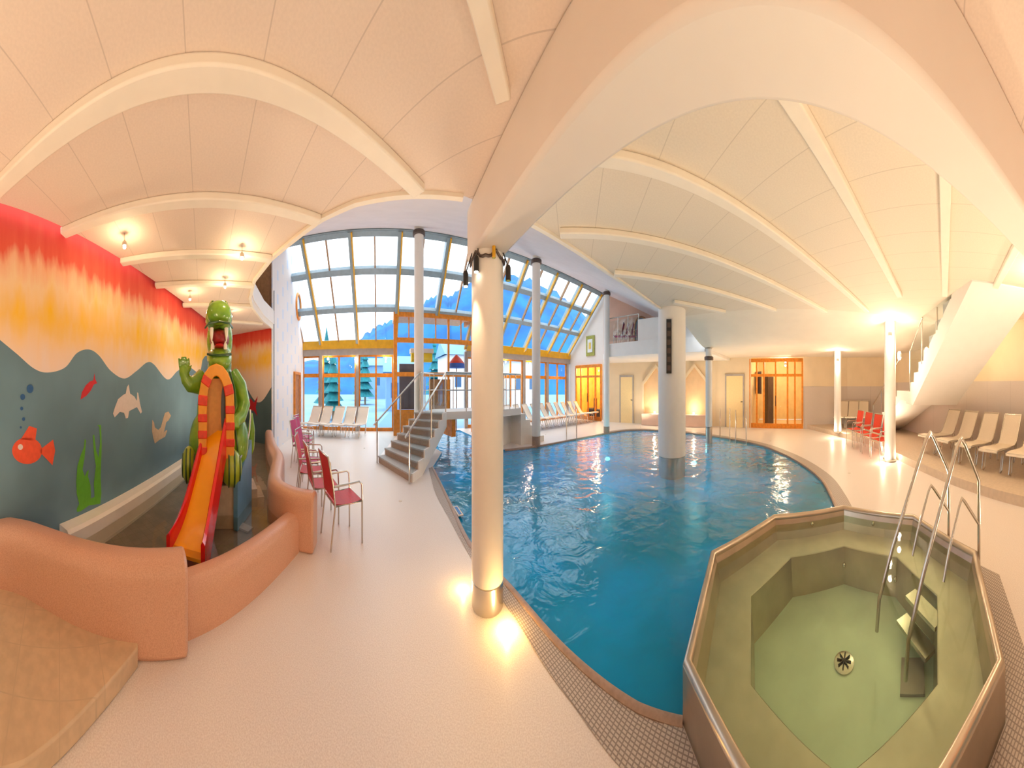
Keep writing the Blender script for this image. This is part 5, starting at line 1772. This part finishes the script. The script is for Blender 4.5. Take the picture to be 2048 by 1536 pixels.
for x, y, z, pw, lb in ((-.8, -1.9, 0, 75, 'added ground light behind the viewer near the mural wall'), (1.2, -2.4, 0, 75, 'added ground light behind the viewer beside the platform'),
                        (-2.2, 4.3, 0, 60, 'added ground light on the walkway in front of the red chairs'), (-.25, -1.0, 0, 50, 'added ground light on the terrazzo directly behind the viewer'),
                        (-5.2, 2.3, .24, 70, 'added ground light in the far part of the paddling pool'), (-.325, 2.93, 0, 45, 'added ground light hidden behind the near column'),
                        (4.15, -.35, 0, 75, 'added ground light on the terrazzo beyond the whirlpool handrails'), (6.3, .9, 0, 75, 'added ground light on the terrazzo right of the pool curve'),
                        (8.9, 4.6, 0, 80, 'added ground light in front of the orange glazed doors'), (8.8, 7.6, 0, 60, 'added ground light in front of the right niche'),
                        (3.1, -2.3, 0, 60, 'added ground light beside the platform edge'), (9.3, -.1, .15, 60, 'added ground light on the platform under the stair landing'),
                        (6.9, 11.4, 0, 40, 'added ground light beside the cream door under the gallery')):
    added_ground_light(x, y, z, pw, lb)
for x, y, lb in ((-5.2, 7.2, 'added ground light on the terrazzo in front of the left loungers'), (1.6, 11.2, 'added ground light beside the far loungers')):
    added_ground_light(x, y, 0, 70, lb, (1, .86, .78))


def head_light(x, y, r, z, pw, label, n=4, ph=0.3, up=.09):
    t = thing('ring_uplight', (x, y, z), 0, label, 'lamp')
    MB().lathe([(r + .005, 0), (r + .05, .01), (r + .055, .04), (r + .005, .04)], seg=36).build('ring_housing', M['steel'], parent=t)
    for k in range(n):
        a_ = ph + 2 * pi * k / n
        l = lamp('ring_glow', (0, 0, 0), pw / n, SOFT, .05); l.parent = t
        l.location = ((r + .14) * cos(a_), (r + .14) * sin(a_), up)
    return t


head_light(7.42, -.23, .18, .02, 26, 'ring of lights round the foot of the lit column near the platform', 3)
head_light(10.49, 2.03, .16, .17, 20, 'ring of lights round the foot of the lit column by the orange doors', 3)
for k, (a, b, s) in enumerate((((6.89, 13.28), (8.9, 10.8), 2.1), ((8.9, 10.8), (10.4, 8.9), 1.2))):
    p, r, d, nn = wall_pt(a, b, s, .5)
    t = thing('niche_lamp', (p.x, p.y, .5), 0, 'small lamp glowing on the bench of the %s pointed niche' % ('left', 'right')[k], 'lamp')
    MB().lathe([(.04, 0), (.05, .06), (.03, .08)], seg=16).build('bulb', M['bulb'], parent=t)
    l = lamp('niche_glow', (0, 0, .2), 14, WARM, .05); l.parent = t; l.location = (0, 0, .2)
lamp('corridor_light', (13.2, 6.2, 2.5), 60, (1, .82, .5), .15)
lamp('annex_light', F(13.6, 10.4, 2.5), 170, (1, .7, .3), .15)
lamp('gallery_light', (7.6, 10.6, 4.6), 50, (1, .75, .55), .15)
# underwater lights
for px, py, pw in ((1215, 876, 110), (1388, 882, 80)):
    x, y = W(px, py)
    t = thing('underwater_light', (x, y, -.35), 0, 'round underwater light glowing %s' % {1215: 'at the far pool edge below the gallery column', 1388: 'right of the thick pool column'}[px], 'lamp')
    MB().ell((0, 0, -.3), (.12, .12, .06)).build('lens', M['poolbulb'], parent=t)
    l = lamp('underwater_glow', (0, 0, .2), pw, (.6, 1, .85), .22); l.parent = t; l.location = (0, 0, 0)
# ------------------------------------------------------------------ outdoors
gr = [F(-40, WT + .15, 0)[:2], F(60, WT + .15, 0)[:2], F(160, 220, 0)[:2], F(-160, 220, 0)[:2]]
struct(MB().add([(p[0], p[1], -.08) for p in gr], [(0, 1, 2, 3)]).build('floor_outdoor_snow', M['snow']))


def hill(prof, dist, depth, name, label):
    mb = MB(); vs = []
    n = len(prof)
    rows = 5
    for r_ in range(rows):
        for i, (px, py) in enumerate(prof):
            a_ = az(px)
            t = r_ / (rows - 1)
            d = dist - depth * (1 - t)
            h = (CH + (HZ - py) * dist / FY) * sin(t * pi / 2) ** 1.2 + (random.random() - .5) * dist * .008 * (0 < t)
            vs.append((d * sin(a_), d * cos(a_), h - .5))
    for r_ in range(rows - 1):
        for i in range(n - 1):
            a0 = r_ * n + i
            mb.v and None
            mb.f.append((a0, a0 + 1, a0 + n + 1, a0 + n)); mb.m.append(0); mb.sm.append(False)
    mb.v = [Vector(v) for v in vs]
    return tag(mb.build(name, M['hill']), label, 'hill')


hp = catmull([(560, 730, 0), (640, 722, 0), (700, 700, 0), (735, 668, 0), (765, 655, 0), (790, 640, 0), (830, 628, 0), (862, 604, 0), (888, 596, 0), (905, 600, 0), (940, 572, 0), (985, 556, 0), (1020, 560, 0), (1080, 578, 0), (1130, 606, 0), (1180, 640, 0), (1260, 690, 0)], 6)
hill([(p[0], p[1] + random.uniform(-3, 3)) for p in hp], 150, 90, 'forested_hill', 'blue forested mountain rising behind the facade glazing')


def conifer(u, D, h, label):
    p = F(u, D, 0)
    t = thing('conifer_tree', p, 0, label, 'tree', 'conifers outside the facade')
    MB().tube([(0, 0, -.1), (0, 0, h * .9)], [.12, .04], 8).build('trunk', M['wood'], parent=t)
    mb = MB()
    for k in range(7):
        z = h * (.12 + .125 * k); r_ = h * .24 * (1 - k / 7.6)
        mb.lathe([(r_, z), (r_ * .5, z + h * .10), (.02, z + h * .2)], seg=11)
    mb.build('foliage', mat('tree_teal_%d' % int(D * 10 + u), (.01, .22, .26), .8, vary=.4, scale=3), parent=t)


for u, D, h, lb in ((-3.3, 16.5, 3.6, 'teal conifer outside the leftmost window'), (-4.6, 20, 4.8, 'taller teal conifer behind the leftmost window'), (-1.9, 30, 5.2, 'conifer beyond the snowy yard'), (-3.2, 38, 5.6, 'far conifer with a pointed top'), (8.0, 34, 6.5, 'conifer beyond the right windows'), (11.5, 30, 5, 'conifer near the white houses'), (15, 36, 7.5, 'tall conifer at the far right of the yard')):
    conifer(u, D, h, lb)
for k, (u, D, s_, lb) in enumerate(((1.4, 46, (7, 6, 4.2), 'low blue house beyond the left windows'), (2.2, 24, (3.2, 3, 2.6), 'small pale hut outside the left glass doors'), (9.5, 26, (5, 4, 4), 'white house outside the right windows'), (15.5, 24, (4, 4, 3.6), 'second white house outside the right windows'))):
    p = F(u, D, 0)
    t = thing('house', p, FDR, lb, 'house')
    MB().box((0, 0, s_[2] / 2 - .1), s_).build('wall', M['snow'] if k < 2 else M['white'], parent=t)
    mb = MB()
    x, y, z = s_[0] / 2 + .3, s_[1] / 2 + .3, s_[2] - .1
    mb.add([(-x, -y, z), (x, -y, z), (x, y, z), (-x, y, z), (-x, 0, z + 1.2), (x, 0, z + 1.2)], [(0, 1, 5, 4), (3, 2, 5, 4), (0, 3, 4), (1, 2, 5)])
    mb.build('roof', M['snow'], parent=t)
    for j in (-1, 1):
        MB().box((j * s_[0] * .25, -s_[1] / 2, s_[2] * .5), (.7, .06, 1.0)).build('window', mat('dusk_pane_%d_%d' % (k, j), (.05, .14, .28), .2), parent=t)
